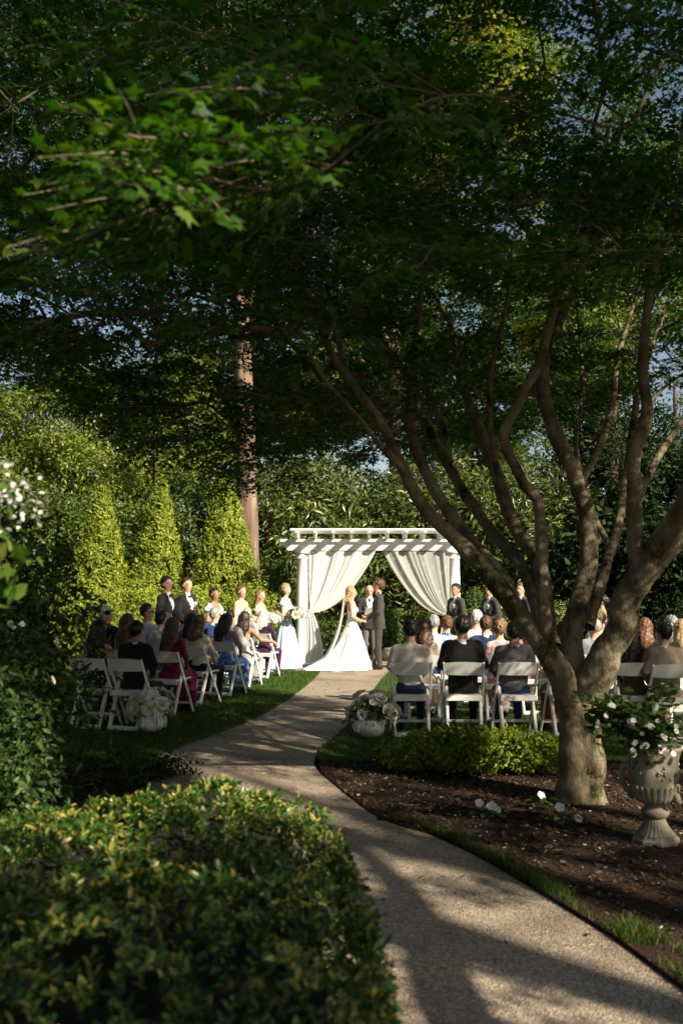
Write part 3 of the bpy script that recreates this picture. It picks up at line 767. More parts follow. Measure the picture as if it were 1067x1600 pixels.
for i in range(n0, len(NP)):
    pi = PAR[i]
    if not (pi < n0 or len(kids[pi]) > 1): continue
    chain = [pi, i]
    while len(kids[chain[-1]]) == 1: chain.append(kids[chain[-1]][0])
    rr_ = np.array([rad[c] if c >= n0 else rad[i] for c in chain]); rr_[0] = rad[i]
    bm.tube(NP[chain], np.minimum(rr_, .035), 5, 0, False)
o = bm.build('branchwork', M['bark'], maple, True); o['kind'] = 'stuff'
SP, SD = [], []
for i in range(n0, len(NP)):
    if rad[i] > .012: continue
    pp = NP[PAR[i]]; d = NP[i]-pp; d[2] *= .5; d /= np.linalg.norm(d)+1e-9; sd = np.cross(UPZ, d); sd /= np.linalg.norm(sd)+1e-9
    for sg in ((-1, 1, 0) if not kids[i] else (-1, 1)):
        if kids[i] and RNG.uniform() < .35: continue
        SP.append(NP[i]); SD.append(d*RNG.uniform(.5, 1)+sd*sg*RNG.uniform(.4, 1.2)+np.array([0, 0, RNG.normal(-.08, .12)]))
for L in NEAR:
    P_ = catmull([p-MO for p in PX(L)], 6); T_ = np.gradient(P_, axis=0)
    for i in range(2, len(P_)-2):
        t = T_[i]/np.linalg.norm(T_[i]); sd = np.cross(UPZ, t); sd /= np.linalg.norm(sd)
        for sg in (-1, 1):
            if RNG.uniform() < .86: continue
            SP.append(P_[i]); SD.append(t*.7+sd*sg*RNG.uniform(.3, 1)+np.array([0, 0, -.06]))
SP, SD = np.array(SP), np.array(SD)
# the crown opens towards the ground where nothing hangs below its floor
ok = SP[:, 2] > crown_floor(SP[:, 0]+MO[0], SP[:, 1]+MO[1])-.25
SP, SD = SP[ok], SD[ok]
gn_crown('crown', 'maple_sprigs', [maple_sprig(k) for k in range(5)], SP, SD, RNG.normal(0, .22, SP.shape)+UPZ, RNG.uniform(.75, 1.15, len(SP)), maple)
print('maple sprigs', len(SP))

# the low sprays of the same maple that reach over the path near the camera: each leaf a part
def maple_leaf_mesh(seed):
    V = np.array(MAPLE[0]); rr = random.Random(seed); V[:, 2] += np.array([rr.uniform(-.06, .06) for _ in V]); 
    return mesh_np('maple_leaf', V, [np.array([MAPLE[1][0]])], [LM['maple_near']])
LM['maple_near'] = leaf_mat('maple_near_sunlit_leaves', [(0.0, (0.05, 0.12, 0.012)), (0.6, (0.11, 0.19, 0.022)), (1.0, (0.26, 0.28, 0.05))], trans=0.4, rough=0.5, per_object=True)  # yellower than the crown leaves: their sunlit look is put into the colour
lm = [maple_leaf_mesh(i) for i in range(6)]
mb = MB(); cnt = 0
for bi, L in enumerate(NEAR):
    P = catmull([p-MO for p in PX(L)], 6); mb.tube(P, np.linspace(.009 if bi == 0 else .004, .0012, len(P)), 5)
    T = np.gradient(P, axis=0); i0 = 7 if bi in (0, 2, 4) else 3
    for i in range(i0, len(P)):
        for s in (-1, 1, -.5, .5) if i < len(P)-1 else (-1, 0, 1):
            if cnt >= 296: break
            t = T[i]/np.linalg.norm(T[i]); sd = np.cross(UPZ, t); sd /= np.linalg.norm(sd)
            off = sd*s*RNG.uniform(.005, .075)+t*RNG.uniform(-.04, .04)+np.array([0, 0, RNG.uniform(-.05, .03)])
            ld = Vector(t*.8+sd*s*RNG.uniform(.3, 1.0)+RNG.normal(size=3)*.2+np.array([0, 0, -.25])).normalized()
            nn = Vector(UPZ+RNG.normal(size=3)*.4); nn = (nn-ld*nn.dot(ld)).normalized(); bb = nn.cross(ld)
            sz = RNG.uniform(.042, .062)
            mtx = Matrix(((ld.x*sz, bb.x*sz, nn.x*sz, 0), (ld.y*sz, bb.y*sz, nn.y*sz, 0), (ld.z*sz, bb.z*sz, nn.z*sz, 0), (0, 0, 0, 1)))
            mtx.translation = Vector(P[i]+off)
            lf = link(bpy.data.objects.new('leaf', lm[cnt % 6]), maple); lf.matrix_local = mtx; cnt += 1
mb.build('spray_twigs', M['twig'], maple, True)

# ------------------------------------------------------------------ trees behind the ceremony
def bx(px, d): return (px-CX)/F_PX*d
def hz(py, d): return float(at(533, py, d).z)
def T(name, label, px, d, top, cpx, cpy, rad, **kw):
    base = (bx(px, d), d); c = (bx(cpx, d), d, hz(cpy, d))
    return tree(name, label, base, hz(top, d), c, rad, **kw)
T('redwood_tree', 'tall conifer with bare red-brown furrowed trunk behind the bridesmaids', 392, 24, -350, 350, 120, (3.6, 3.0, 5.2), nclump=60, clump_r=.9, nleaf=9000, leaf=0, lsize=.16, mat='dark', bark='bark_red', trunk_r=.30, lean=(-1.0, 0))
T('redwood_tree', 'pale-trunked conifer seen above the middle of the pergola', 618, 29, -150, 612, 330, (3.6, 3.0, 6.4), nclump=80, clump_r=.9, nleaf=11000, leaf=0, lsize=.17, mat='mid', bark='bark_red', trunk_r=.24)
T('broadleaf_tree', 'bright light-green tree rising behind the cone shrubs at left', 130, 29, 540, 120, 710, (5.4, 2.6, 2.9), nclump=120, clump_r=.75, nleaf=24000, leaf=0, lsize=.13, mat='light', trunk_r=.2)
T('broadleaf_tree', 'tall dark tree filling the upper left corner', -130, 18, -500, 40, 170, (3.6, 3.0, 4.6), nclump=80, clump_r=.8, nleaf=11000, leaf=0, lsize=.12, mat='dark', trunk_r=.25)
T('broadleaf_tree', 'dark leafy tree at the left edge behind the rose shrub', -190, 22, 250, -170, 560, (2.9, 2.4, 3.8), nclump=60, clump_r=.75, nleaf=8000, leaf=0, lsize=.13, mat='mid', trunk_r=.2)
T('broadleaf_tree', 'thin-leaved tree with sky showing through left of the red trunk', 240, 27, -100, 240, 230, (3.6, 3.0, 5.0), nclump=50, clump_r=.8, nleaf=6500, leaf=0, lsize=.14, mat='mid', trunk_r=.07)
T('broadleaf_tree', 'yellow-green tree glowing high above the pergola', 770, 27, -120, 740, 170, (2.8, 2.4, 3.6), nclump=45, clump_r=.7, nleaf=6000, leaf=0, lsize=.14, mat='yellow', trunk_r=.16)
T('broadleaf_tree', 'golden-leaved tree between the maple limbs at right', 880, 30, 250, 880, 470, (2.8, 2.4, 2.8), nclump=45, clump_r=.7, nleaf=5500, leaf=0, lsize=.14, mat='yellow', trunk_r=.16)
T('broadleaf_tree', 'mid-green tree standing behind the right-hand laurels', 960, 25, 150, 1000, 420, (3.0, 2.6, 4.0), nclump=60, clump_r=.8, nleaf=8000, leaf=0, lsize=.14, mat='mid', trunk_r=.2)
T('conifer_tree', 'very dark conifer behind the guests at the right edge', 1060, 23.5, 560, 1060, 790, (2.1, 1.7, 2.6), nclump=80, clump_r=.5, nleaf=9000, leaf=0, lsize=.12, mat='dark', trunk_r=.18, tmpl=CEDAR)
T('conifer_tree', 'dark conifer beside the right-hand laurels', 930, 26, 420, 935, 700, (1.5, 1.5, 3.6), nclump=60, clump_r=.5, nleaf=6500, leaf=0, lsize=.13, mat='dark', trunk_r=.18, tmpl=CEDAR)
T('broadleaf_tree', 'sunny yellow-green tree beyond the middle cone', 330, 33, 480, 320, 650, (4.5, 2.6, 2.9), nclump=80, clump_r=.8, nleaf=14000, leaf=0, lsize=.15, mat='light', trunk_r=.2)
T('broadleaf_tree', 'distant leafy tree in the middle above the curtains', 500, 34, 250, 480, 560, (4.5, 3, 4.2), nclump=80, clump_r=.9, nleaf=12000, leaf=0, lsize=.17, mat='mid', trunk_r=.2)
T('broadleaf_tree', 'distant tree behind the right groomsmen', 760, 36, 330, 760, 640, (5.0, 3, 4.0), nclump=80, clump_r=.9, nleaf=12000, leaf=0, lsize=.17, mat='mid', trunk_r=.2)

# laurels making the green wall behind the pergola
for px, d, top, rx, lab, m in [(438, 25.2, 700, 1.5, 'broad laurel between red trunk and pergola', 'laurel'), (520, 25.8, 715, 1.7, 'sunlit laurel behind the left curtain', 'laurel'), (612, 26, 735, 1.7, 'sunlit laurel behind the couple', 'laurel'),
        (700, 25.6, 705, 1.7, 'laurel behind the right curtain and column', 'laurel'), (790, 25, 720, 1.7, 'laurel behind the right-hand groomsmen', 'laurel'), (880, 24, 740, 1.7, 'laurel behind the maple fork', 'laurel'), (985, 23, 780, 1.9, 'shaded laurel right of the maple fork', 'dark'), (1090, 22, 790, 1.9, 'shaded laurel at the right edge of the garden', 'dark')]:  # the last two laurels carry their shade in a darker leaf colour
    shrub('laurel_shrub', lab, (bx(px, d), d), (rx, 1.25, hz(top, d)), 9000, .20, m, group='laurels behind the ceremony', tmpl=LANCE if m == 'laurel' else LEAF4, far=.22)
for px, d, top, rx, lab in [(40, 25.5, 740, 1.8, 'tall leafy shrub at far left behind the cones'), (130, 26, 770, 1.6, 'tall shrub behind the leftmost cone'), (215, 26, 785, 1.4, 'tall shrub in the gap between left and middle cones'), (300, 26, 735, 1.6, 'tall shrub in the gap left of the red trunk')]:
    shrub('broadleaf_shrub', lab, (bx(px, d), d), (rx, 1.4, hz(top, d)), 10000, .12, 'mid', group='shrubs behind the cones', far=.2)

# clipped cones
def cone_shrub(px, d, top, hw, lab):
    h = hz(top, d); root = empty('cone_cedar', (bx(px, d), d, 0)); tag(root, lab, 'shrub', 'clipped cedar cones')
    n = 19000; t = RNG.uniform(0, 1, n)**.8; a = RNG.uniform(0, 6.283, n); ph = px*.37
    hol = np.sin(a*5+ph+2*np.sin(t*9+ph))*np.sin(t*23+ph*2+2*np.sin(a*3))+.5*np.sin(a*13+t*31+ph); kk = hol+RNG.normal(0, .3, n) > -.75; t, a, hol = t[kk], a[kk], hol[kk]; n = len(t)
    prof = np.interp(t, [0, .08, .3, .55, .8, .93, 1], [.86, .97, 1, .80, .42, .17, .02])*hw
    prof *= 1+.07*np.sin(3*a+t*5)+.05*np.sin(7*a-t*11)+.05*np.sin(t*40+2*a)
    prof *= 1+.08*hol; r = prof*RNG.uniform(.76, 1.05, n)*np.where(RNG.uniform(0, 1, n) < .04, 1.09, 1.0); pts = np.stack([r*np.cos(a), r*np.sin(a), t*h], 1)
    nn = np.stack([np.cos(a), np.sin(a), np.full(n, .25)], 1)+RNG.normal(size=(n, 3))*.55
    spin = np.stack([np.cos(a)*.7, np.sin(a)*.7, np.full(n, .8)], 1)+RNG.normal(size=(n, 3))*.45
    leaf_obj('foliage', pts, nn, RNG.uniform(.07, .14, n), CEDAR, LM['cedar'], root, spin=spin)
    MB().tube([(0, 0, -.05), (0, 0, h*.5), (0, 0, h*.95)], [.07, .05, .01], 7).build('trunk', M['bark_red'], root, True)
cone_shrub(160, 23.5, 765, .66, 'leftmost clipped cedar cone behind the seated guests')
cone_shrub(250, 23.5, 748, .62, 'middle clipped cedar cone behind the two groomsmen')
cone_shrub(352, 23.2, 742, .76, 'widest clipped cedar cone just left of the red trunk')
for px, d, top, rx, ry, lab in [(120, 21.5, 880, .9, .8, 'low clipped shrub in front of the leftmost cone'), (205, 21, 885, .85, .8, 'sunlit low shrub left of the two groomsmen'), (300, 21.5, 890, .9, .7, 'low clipped shrub behind the two groomsmen'), (395, 22, 900, .8, .6, 'low clipped shrub behind the strapless bridesmaids'), (433, 23.0, 862, .48, .48, 'upright rounded box shrub beside the left column')]:
    shrub('clipped_shrub', lab, (bx(px, d), d), (rx, ry, hz(top, d)), 5000, .075, 'cedar' if px < 400 else 'box', tmpl=CEDAR if px < 400 else LEAF4, nclump=70, cr=.36)
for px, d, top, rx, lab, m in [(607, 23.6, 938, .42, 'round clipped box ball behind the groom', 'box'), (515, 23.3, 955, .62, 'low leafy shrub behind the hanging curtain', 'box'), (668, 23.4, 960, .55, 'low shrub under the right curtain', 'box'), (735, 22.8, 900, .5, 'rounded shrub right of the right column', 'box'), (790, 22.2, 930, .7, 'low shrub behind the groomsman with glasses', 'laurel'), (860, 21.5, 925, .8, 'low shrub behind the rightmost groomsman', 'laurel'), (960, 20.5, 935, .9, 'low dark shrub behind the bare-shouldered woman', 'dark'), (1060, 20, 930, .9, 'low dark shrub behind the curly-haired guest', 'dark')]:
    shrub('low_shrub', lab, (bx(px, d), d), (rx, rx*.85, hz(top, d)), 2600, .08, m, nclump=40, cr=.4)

# shrub borders closing the garden on both sides, just outside the frame
for i, (x, y, rx, h) in enumerate([(8.6, 8.5, 1.3, 2.6), (9.2, 11.5, 1.4, 2.8), (9.6, 14.5, 1.4, 2.8), (9.8, 17.5, 1.4, 3.0), (-8.4, 8.0, 1.4, 3.0), (-8.8, 11.0, 1.5, 3.2), (-9.2, 14.0, 1.5, 3.4), (-9.4, 17.0, 1.5, 3.4), (-9.2, 20.5, 1.6, 3.6), (7.2, 5.2, 1.3, 2.4)]):
    shrub('border_shrub', ['dark shrub at the right border level with the near rows', 'dark shrub at the right border beside the second rows', 'dark shrub at the right border beside the far rows', 'dark shrub at the right border nearest the terrace', 'dark shrub at the left border beside the rose shrub', 'dark shrub at the left border level with the near rows', 'dark shrub at the left border beside the middle rows', 'dark shrub at the left border beside the front rows', 'dark shrub at the left border nearest the cones', 'dark shrub right of the stone urn outside the frame'][i], (x, y), (rx, 1.5, h), 7000, .13, 'dark', group='border shrubs', far=.24)
# ------------------------------------------------------------------ trees behind and beside the camera that shade the garden
SH = 'tall trees shading the garden from behind the viewer'
for b, h, c, rad, ncl, nlf, per, lab in SHADE_TREES:
    tree('shade_tree', lab, b, h, c, rad, ncl, 1.0, nlf, 0, .26, 'dark', trunk_r=.28, group=SH, per=per)
leaning = empty('leaning_maple', (2.1, 1.2, 0)); tag(leaning, 'leaning maple just outside the frame to the right', 'tree')
mbl = MB().tube(catmull([(0, 0, -.1), (.25, -.15, 1.2), (1.2, -.3, 2.4), (3.2, -.8, 4.2), (5.0, -1.6, 6.0)], 6), np.linspace(.17, .05, 25), 10)
mbl.build('trunk', M['bark'], leaning, True)
Cc = np.array(LEAN_CLUMPS)
ptsl, dl = clump_points(Cc, np.full(len(Cc), .5), LEAN_N, .6)
leaf_obj('crown', ptsl, dl*.3+RNG.normal(size=dl.shape)*.5+UPZ, RNG.uniform(.07, .11, len(ptsl)), MAPLE_S, LM['maple'], leaning)
RNG = np.random.default_rng(43)
# ------------------------------------------------------------------ pergola and curtains
PG = (0.81, 22.0)
pergola = empty('pergola', (PG[0], PG[1], 0)); tag(pergola, 'white wooden pergola with round columns and open rafters', 'pergola')
for sy in (0,):
    for sx in (-1.67, 1.67):
        mb = MB(); mb.box((sx-.16, sy-.16, 0.0), (sx+.16, sy+.16, .07))
        mb.lathe([(.165, .07), (.17, .10), (.158, .13), (.142, .16), (.138, .9), (.130, 1.8), (.122, 2.30), (.134, 2.31), (.134, 2.335), (.124, 2.34), (.128, 2.38), (.155, 2.42)], 24, (sx, sy, 0))
        mb.box((sx-.16, sy-.16, 2.42), (sx+.16, sy+.16, 2.488)); c = mb.build('column', M['white_paint'], pergola, False)
        me = c.data; me.polygons.foreach_set('use_smooth', [len(p.vertices) == 4 and abs(p.normal.z) < .7 and p.index > 5 for p in me.polygons])
for sy in (-.08, .08):
    pr = [(-2.16, 2.74), (-2.16, 2.66), (-1.98, 2.49), (1.98, 2.49), (2.16, 2.66), (2.16, 2.74)]
    V = [(x, y, z) for y in (sy-.022, sy+.022) for x, z in pr]
    MB().add(V, [(0,1,2,3,4,5), (11,10,9,8,7,6)]+[(i, 6+i, 6+(i+1) % 6, (i+1) % 6) for i in range(6)]).build('beam', M['white_paint'], pergola)
pr = [(-.62, 2.90), (-.62, 2.85), (-.57, 2.80), (-.52, 2.745), (.66, 2.745), (.71, 2.80), (.76, 2.85), (.76, 2.90)]
raf = None
for i in range(10):
    if raf is None:
        V = [(x, y, z) for x in (-.022, .022) for y, z in pr]
        raf = MB().add(V, [tuple(range(7, -1, -1)), tuple(range(8, 16))]+[(i2, (i2+1) % 8, 8+(i2+1) % 8, 8+i2) for i2 in range(8)]).mesh('rafter', M['white_paint'])
    o = link(bpy.data.objects.new('rafter', raf), pergola); o.location = (-1.78+i*.3956, 0, 0)
lath = MB().bar((-1.92, 0, 0), (1.92, 0, 0), .055, .05).mesh('lath', M['white_paint'])
for y in (-.43, -.21, .01, .23, .45, .67):
    o = link(bpy.data.objects.new('lath', lath), pergola); o.location = (0, y, 2.927)

M['voile'] = sheer_mat('curtain_voile', (0.90, 0.90, 0.89), 0.74, .3)
M['voile_thin'] = sheer_mat('curtain_voile_thin', (0.90, 0.90, 0.89), 0.42, .3)
def curtain(x0, x1, xg, zg, mat, label, tailw, seed):
    rr = np.random.default_rng(seed); ns, nt_ = 150, 40
    s = np.linspace(0, 1, ns)[:, None]; t = np.linspace(0, 1, nt_)[None, :]
    sg = 1 if x1 > x0 else -1
    Tx, Tz = x0+(x1-x0)*s, 2.47+0*s
    Gx, Gz = xg+sg*.05*s, zg+.10*(1-s)
    Cx, Cz = xg+(Tx-xg)*(.62-.1*s), zg+.02+.55*(1-s)
    X = (1-t)**2*Tx+2*t*(1-t)*Cx+t*t*Gx; Z = (1-t)**2*Tz+2*t*(1-t)*Cz+t*t*Gz
    fold = np.sin(s*2*np.pi*3.3+1.6*np.sin(s*4+seed)+seed+.8*t)+.6*np.sin(s*2*np.pi*6.1+2*np.sin(s*5.3)+1.1*t)+.28*np.sin(s*2*np.pi*11.7+2*t+seed+1.4*np.sin(s*13))
    amp = .026*(1-.35*t)*(1+.5*np.sin(s*9+seed))
    Y = -.12+.06+fold*amp-.10*t; Z = Z-.02*np.abs(np.sin(s*31))*t*(1-t)
    V = np.stack([X, Y+0*X, Z], -1).reshape(-1, 3)
    i, j = np.meshgrid(np.arange(ns-1), np.arange(nt_-1), indexing='ij')
    P = np.stack([i*nt_+j, (i+1)*nt_+j, (i+1)*nt_+j+1, i*nt_+j+1], -1).reshape(-1, 4)
    root = empty('curtain', (PG[0], PG[1]-.02, 0)); tag(root, label, 'curtain')
    link(bpy.data.objects.new('swag', mesh_np('swag', V, [P], [mat], None, True)), root)
    n2 = 46; s = np.linspace(0, 1, n2)[:, None]; t = np.linspace(0, 1, 30)[None, :]
    w = .10+(tailw-.10)*t**.7
    X = xg+sg*(-.06+w*s+.03*np.sin(t*4)); Z = zg+.06-(zg+.03)*np.minimum(t*1.12, 1)+.012*np.abs(np.sin(s*20+t*5))*(t > .88)
    out = np.maximum(t-.89, 0)*2.6
    Y = -.16+.020*np.sin(s*2*np.pi*3.5+t*1.5)*(.5+t)-out*(.6+.4*np.sin(s*9)); X = X+sg*out*(s-.35)*.9
    V = np.stack([X+0*s*t, Y+0*X, Z+0*X], -1).reshape(-1, 3)
    i, j = np.meshgrid(np.arange(n2-1), np.arange(29), indexing='ij')
    P = np.stack([i*30+j, (i+1)*30+j, (i+1)*30+j+1, i*30+j+1], -1).reshape(-1, 4)
    link(bpy.data.objects.new('tail', mesh_np('tail', V, [P], [M['voile']], None, True)), root)
    mbt = MB(); a = np.linspace(0, 2*np.pi, 17); ring = np.stack([xg+.0+.10*np.cos(a), -.05+.13*np.sin(a), zg+.06+.02*np.cos(a)], 1)
    mbt.tube(ring, .016, 6, cap=False).build('tieback', M['voile'], root, True)
curtain(-1.53, -.06, -1.50, 1.12, M['voile'], 'sheer white curtain swept to the left pergola column', .42, 3)
curtain(1.56, .10, 1.53, 1.06, M['voile_thin'], 'thin see-through white curtain swept to the right pergola column', .34, 8)

# ------------------------------------------------------------------ folding chairs
def make_chair():
    root = empty('folding_chair'); tag(root, 'white folding chair', 'chair')
    W = M['resin']
    for s in (-1, 1):
        MB().bar((s*.218, -.225, .80), (s*.218, .215, .0), .022, .038, (0, 1, 0)).build('rail', W, root)
        mb = MB().bar((s*.183, -.035, .52), (s*.183, -.235, .0), .036, .048, (0, 1, 0)); mb.ball((s*.183, -.035, .52), .024, 8, 6, sc=(.7, 1, 1)); mb.build('rear_leg', W, root)
    n = 8; V, F = [], []
    for i in range(n+1):
        x = -.205+.41*i/n; c = .02*(1-(2*i/n-1)**2)
        for z, yy in ((.67, -.165), (.80, -.225)):
            zz = z+(.012*(1-(2*i/n-1)**2) if z > .7 else -.008*(1-(2*i/n-1)**2))
            V += [(x, yy-c-.009, zz), (x, yy-c+.009, zz)]
    for i in range(n):
        b, e = i*4, (i+1)*4
        F += [(b, e, e+2, b+2), (b+1, b+3, e+3, e+1), (b+2, e+2, e+3, b+3), (b, b+1, e+1, e)]
    F += [(0, 2, 3, 1), (n*4, n*4+1, n*4+3, n*4+2)]
    MB().add(V, F).build('backrest', W, root)
    mb = MB(); mb.bar((0, -.19, .432), (0, .20, .448), .39, .028, (0, 0, 1), ch=.4); mb.build('seat', W, root)
    MB().bar((-.2, -.195, .412), (.2, -.195, .412), .022, .055).build('seat_rail', W, root)
    MB().bar((-.2, -.228, .024), (.2, -.228, .024), .034, .05).build('foot_bar', W, root)
    MB().bar((-.207, .155, .125), (.207, .155, .125), .022, .032).build('stretcher', W, root)
    return root
CHAIR = make_chair(); _first = [True]
def place_chair(x, y, rz, label):
    c = CHAIR if _first[0] else copy_tree(CHAIR)
    _first[0] = False
    c.location = (x, y, .022); c.rotation_euler = (0, 0, rz)
    c['label'] = label; c['group'] = 'white folding chairs of the guests'
    return c
RNG = np.random.default_rng(44)
# ------------------------------------------------------------------ people
CORN = [(i, j, k) for i in (0, 1) for j in (0, 1) for k in (0, 1)]
EDGE = [(a, b) for a in range(8) for b in range(a+1, 8) if sum(abs(x-y) for x, y in zip(CORN[a], CORN[b])) == 1]
def ev(p, P):
    a, b, ra, rb, k = p[0], p[1], p[2], p[3], p[4]
    ab = b-a; L = float(ab@ab)
    d = P-a
    if L > 1e-9:
        h = np.clip((d@ab)/L, 0, 1)[..., None]; v = d-h*ab; r = ra+h[..., 0]*(rb-ra)
    else:
        v, r = d, ra
    return (np.sqrt(((v/k)**2).sum(-1))-r)*float(k.min())
def prim(a, b, ra, rb=None, tag='skin', k=(1, 1, 1), cut=True):
    return (np.array(a, np.float32), np.array(b, np.float32), ra, ra if rb is None else rb, np.array(k, np.float32), tag, cut)
def nets(F, o, h):
    nx, ny, nz = F.shape
    c = [F[i:nx-1+i, j:ny-1+j, k:nz-1+k] for i, j, k in CORN]
    ins = sum((x < 0).astype(np.int8) for x in c); mask = (ins > 0) & (ins < 8)
    idx = np.full(mask.shape, -1, np.int32); n = int(mask.sum()); idx[mask] = np.arange(n)
    cv = [x[mask] for x in c]; pos = np.zeros((n, 3)); w = np.zeros(n)
    for a, b in EDGE:
        m = (cv[a] < 0) != (cv[b] < 0); t = cv[a][m]/(cv[a][m]-cv[b][m])
        pos[m] += np.array(CORN[a])+t[:, None]*(np.array(CORN[b])-np.array(CORN[a])); w[m] += 1
    V = (np.argwhere(mask)+pos/w[:, None])*h+o
    Q = []
    s = F < 0
    for ax in range(3):
        A = np.moveaxis(s, ax, 0); I = np.moveaxis(idx, ax, 0)
        ch = A[:-1, 1:-1, 1:-1] != A[1:, 1:-1, 1:-1]
        i, j, k = np.nonzero(ch); up = A[:-1, 1:-1, 1:-1][i, j, k]
        q = np.stack([I[i, j, k], I[i, j+1, k], I[i, j+1, k+1], I[i, j, k+1]], 1)
        if ax == 1: up = ~up
        q[~up] = q[~up][:, ::-1]
        Q.append(q)
    return V, np.concatenate(Q)
def sdf_mesh(prims, h=.02, cuts=(), blend=.025, wob=0.0, wf=60.0):
    lo = np.min([np.minimum(p[0], p[1])-max(p[2], p[3])*p[4].max() for p in prims], 0)-3*h
    hi = np.max([np.maximum(p[0], p[1])+max(p[2], p[3])*p[4].max() for p in prims], 0)+3*h
    n = np.ceil((hi-lo)/h).astype(int)+1
    ax = [lo[i]+h*np.arange(n[i]) for i in range(3)]
    Fg = np.full(n, 1.0, np.float32)
    def sweep(ps):
        for p in ps:
            m = max(p[2], p[3])*p[4].max()+.07
            a = np.minimum(p[0], p[1])-m; b = np.maximum(p[0], p[1])+m
            sl = tuple(slice(max(0, int((a[i]-lo[i])/h)), min(n[i], int((b[i]-lo[i])/h)+2)) for i in range(3))
            P = np.stack(np.meshgrid(ax[0][sl[0]], ax[1][sl[1]], ax[2][sl[2]], indexing='ij'), -1).astype(np.float32)
            d = ev(p, P); f = Fg[sl]; q = np.clip(.5+.5*(f-d)/blend, 0, 1)
            Fg[sl] = f*(1-q)+d*q-blend*q*(1-q)
    sweep([p for p in prims if p[6]])
    P = None
    if cuts:
        P = np.stack(np.meshgrid(*ax, indexing='ij'), -1)
        for c in cuts: np.maximum(Fg, c(P), out=Fg)
    sweep([p for p in prims if not p[6]])
    if wob:
        if P is None: P = np.stack(np.meshgrid(*ax, indexing='ij'), -1)
        Fg += (wob*np.sin(P[..., 0]*wf+2*np.sin(P[..., 2]*wf*.5))*np.sin(P[..., 1]*wf*.9+P[..., 2]*wf*.6)).astype(np.float32)
    Fg[0], Fg[-1] = 1, 1; Fg[:, 0], Fg[:, -1] = 1, 1; Fg[:, :, 0], Fg[:, :, -1] = 1, 1
    return nets(Fg, lo, h)
def face_tags(V, Q, prims):
    C = V[Q].mean(1).astype(np.float32)
    D = np.stack([ev(p, C) for p in prims])
    return C, [prims[i][5] for i in D.argmin(0)]

def cloth(name, c, rough=.85, var=.05, scale=30, sheen=.15): return plain(name, c, rough, var, scale, spec=.15, bump=.35, bscale=9, bdist=.05, stretch=(1, 1, .45), sheen=sheen)
PM = {
 'skin_light': plain('skin_light', (.62, .36, .25), .5, .08, 18), 'skin_mid': plain('skin_mid', (.48, .26, .17), .5, .08, 18), 'skin_tan': plain('skin_tan', (.34, .18, .11), .5, .08, 18),
 'eye': plain('eye_dark', (.03, .02, .02), .3), 'lip': plain('lip', (.42, .15, .13), .5),
 'white': cloth('white_cotton', (.76, .75, .73)), 'offwhite': cloth('off_white_cotton', (.66, .62, .57)), 'black': cloth('black_wool', (.012, .012, .014)), 'charcoal': cloth('charcoal_wool', (.035, .034, .036)), 'grey_suit': cloth('dark_grey_wool', (.055, .05, .047)),
 'midgrey': cloth('mid_grey_wool', (.12, .12, .125)), 'lightgrey': cloth('light_grey_wool', (.33, .34, .35)), 'navy': cloth('navy_wool', (.018, .035, .09)), 'blue': cloth('blue_wool', (.03, .08, .22)), 'maroon': cloth('maroon_knit', (.13, .008, .035)),
 'plum': cloth('dark_plum', (.05, .015, .04)), 'tan': cloth('tan_plaid', (.26, .21, .15)), 'olive': cloth('olive_cloth', (.09, .08, .03)), 'cream': cloth('cream_blouse', (.62, .54, .43)), 'paleblue': cloth('pale_blue_satin', (.48, .62, .74), .45), 'paleshirt': cloth('pale_blue_shirt', (.42, .50, .60)),
 'gown': cloth('white_gown', (.80, .79, .77), .5), 'shoe': plain('black_shoe', (.012, .011, .010), .3), 'nude': cloth('nude_shoe', (.4, .28, .2)), 'red': cloth('rust_red', (.25, .05, .03)),
 'h_black': None, 'h_dark': None,
}
def hair_mat(name, c):
    a = tuple(x*.55 for x in c); b = tuple(min(1, x*1.5) for x in c)
    return surf_mat(name, [(.3, a), (.7, b)], scale=45, rough=.45, spec=.4, stretch=(1, 1, .12), bump=.5, bscale=60, bdist=.01)
for n_, c_ in [('h_black', (.012, .010, .009)), ('h_dark', (.03, .018, .012)), ('h_brown', (.085, .045, .024)), ('h_light', (.20, .115, .055)), ('h_blonde', (.34, .23, .12)), ('h_red', (.13, .055, .03)), ('h_grey', (.26, .25, .24)), ('h_white', (.58, .55, .50))]:
    PM[n_] = hair_mat('hair_'+n_[2:], c_)
def pattern_mat(name, base, spot, scale, thr):
    m, nt, out = new_mat(name); p = nt.nodes.new('ShaderNodeBsdfPrincipled'); p.inputs['Roughness'].default_value = .8
    tc = nt.nodes.new('ShaderNodeTexCoord'); v = nt.nodes.new('ShaderNodeTexVoronoi'); v.inputs['Scale'].default_value = scale
    nt.links.new(tc.outputs['Object'], v.inputs['Vector'])
    nt.links.new(ramp(nt, v.outputs['Distance'], [(thr, spot), (thr+.05, base)]), p.inputs['Base Color']); nt.links.new(p.outputs[0], out.inputs[0]); return m
PM['polka'] = pattern_mat('polka_dot_cloth', (.012, .012, .015), (.7, .7, .7), 26, .22)
PM['floral'] = surf_mat('blue_floral_cloth', [(.38, (.65, .68, .72)), (.47, (.10, .25, .60)), (.6, (.02, .08, .35)), (.68, (.6, .65, .7))], scale=14, rough=.8)
PM['pinkfloral'] = surf_mat('pink_floral_cloth', [(.4, (.65, .6, .58)), (.5, (.45, .10, .12)), (.6, (.7, .62, .6))], scale=20, rough=.8)

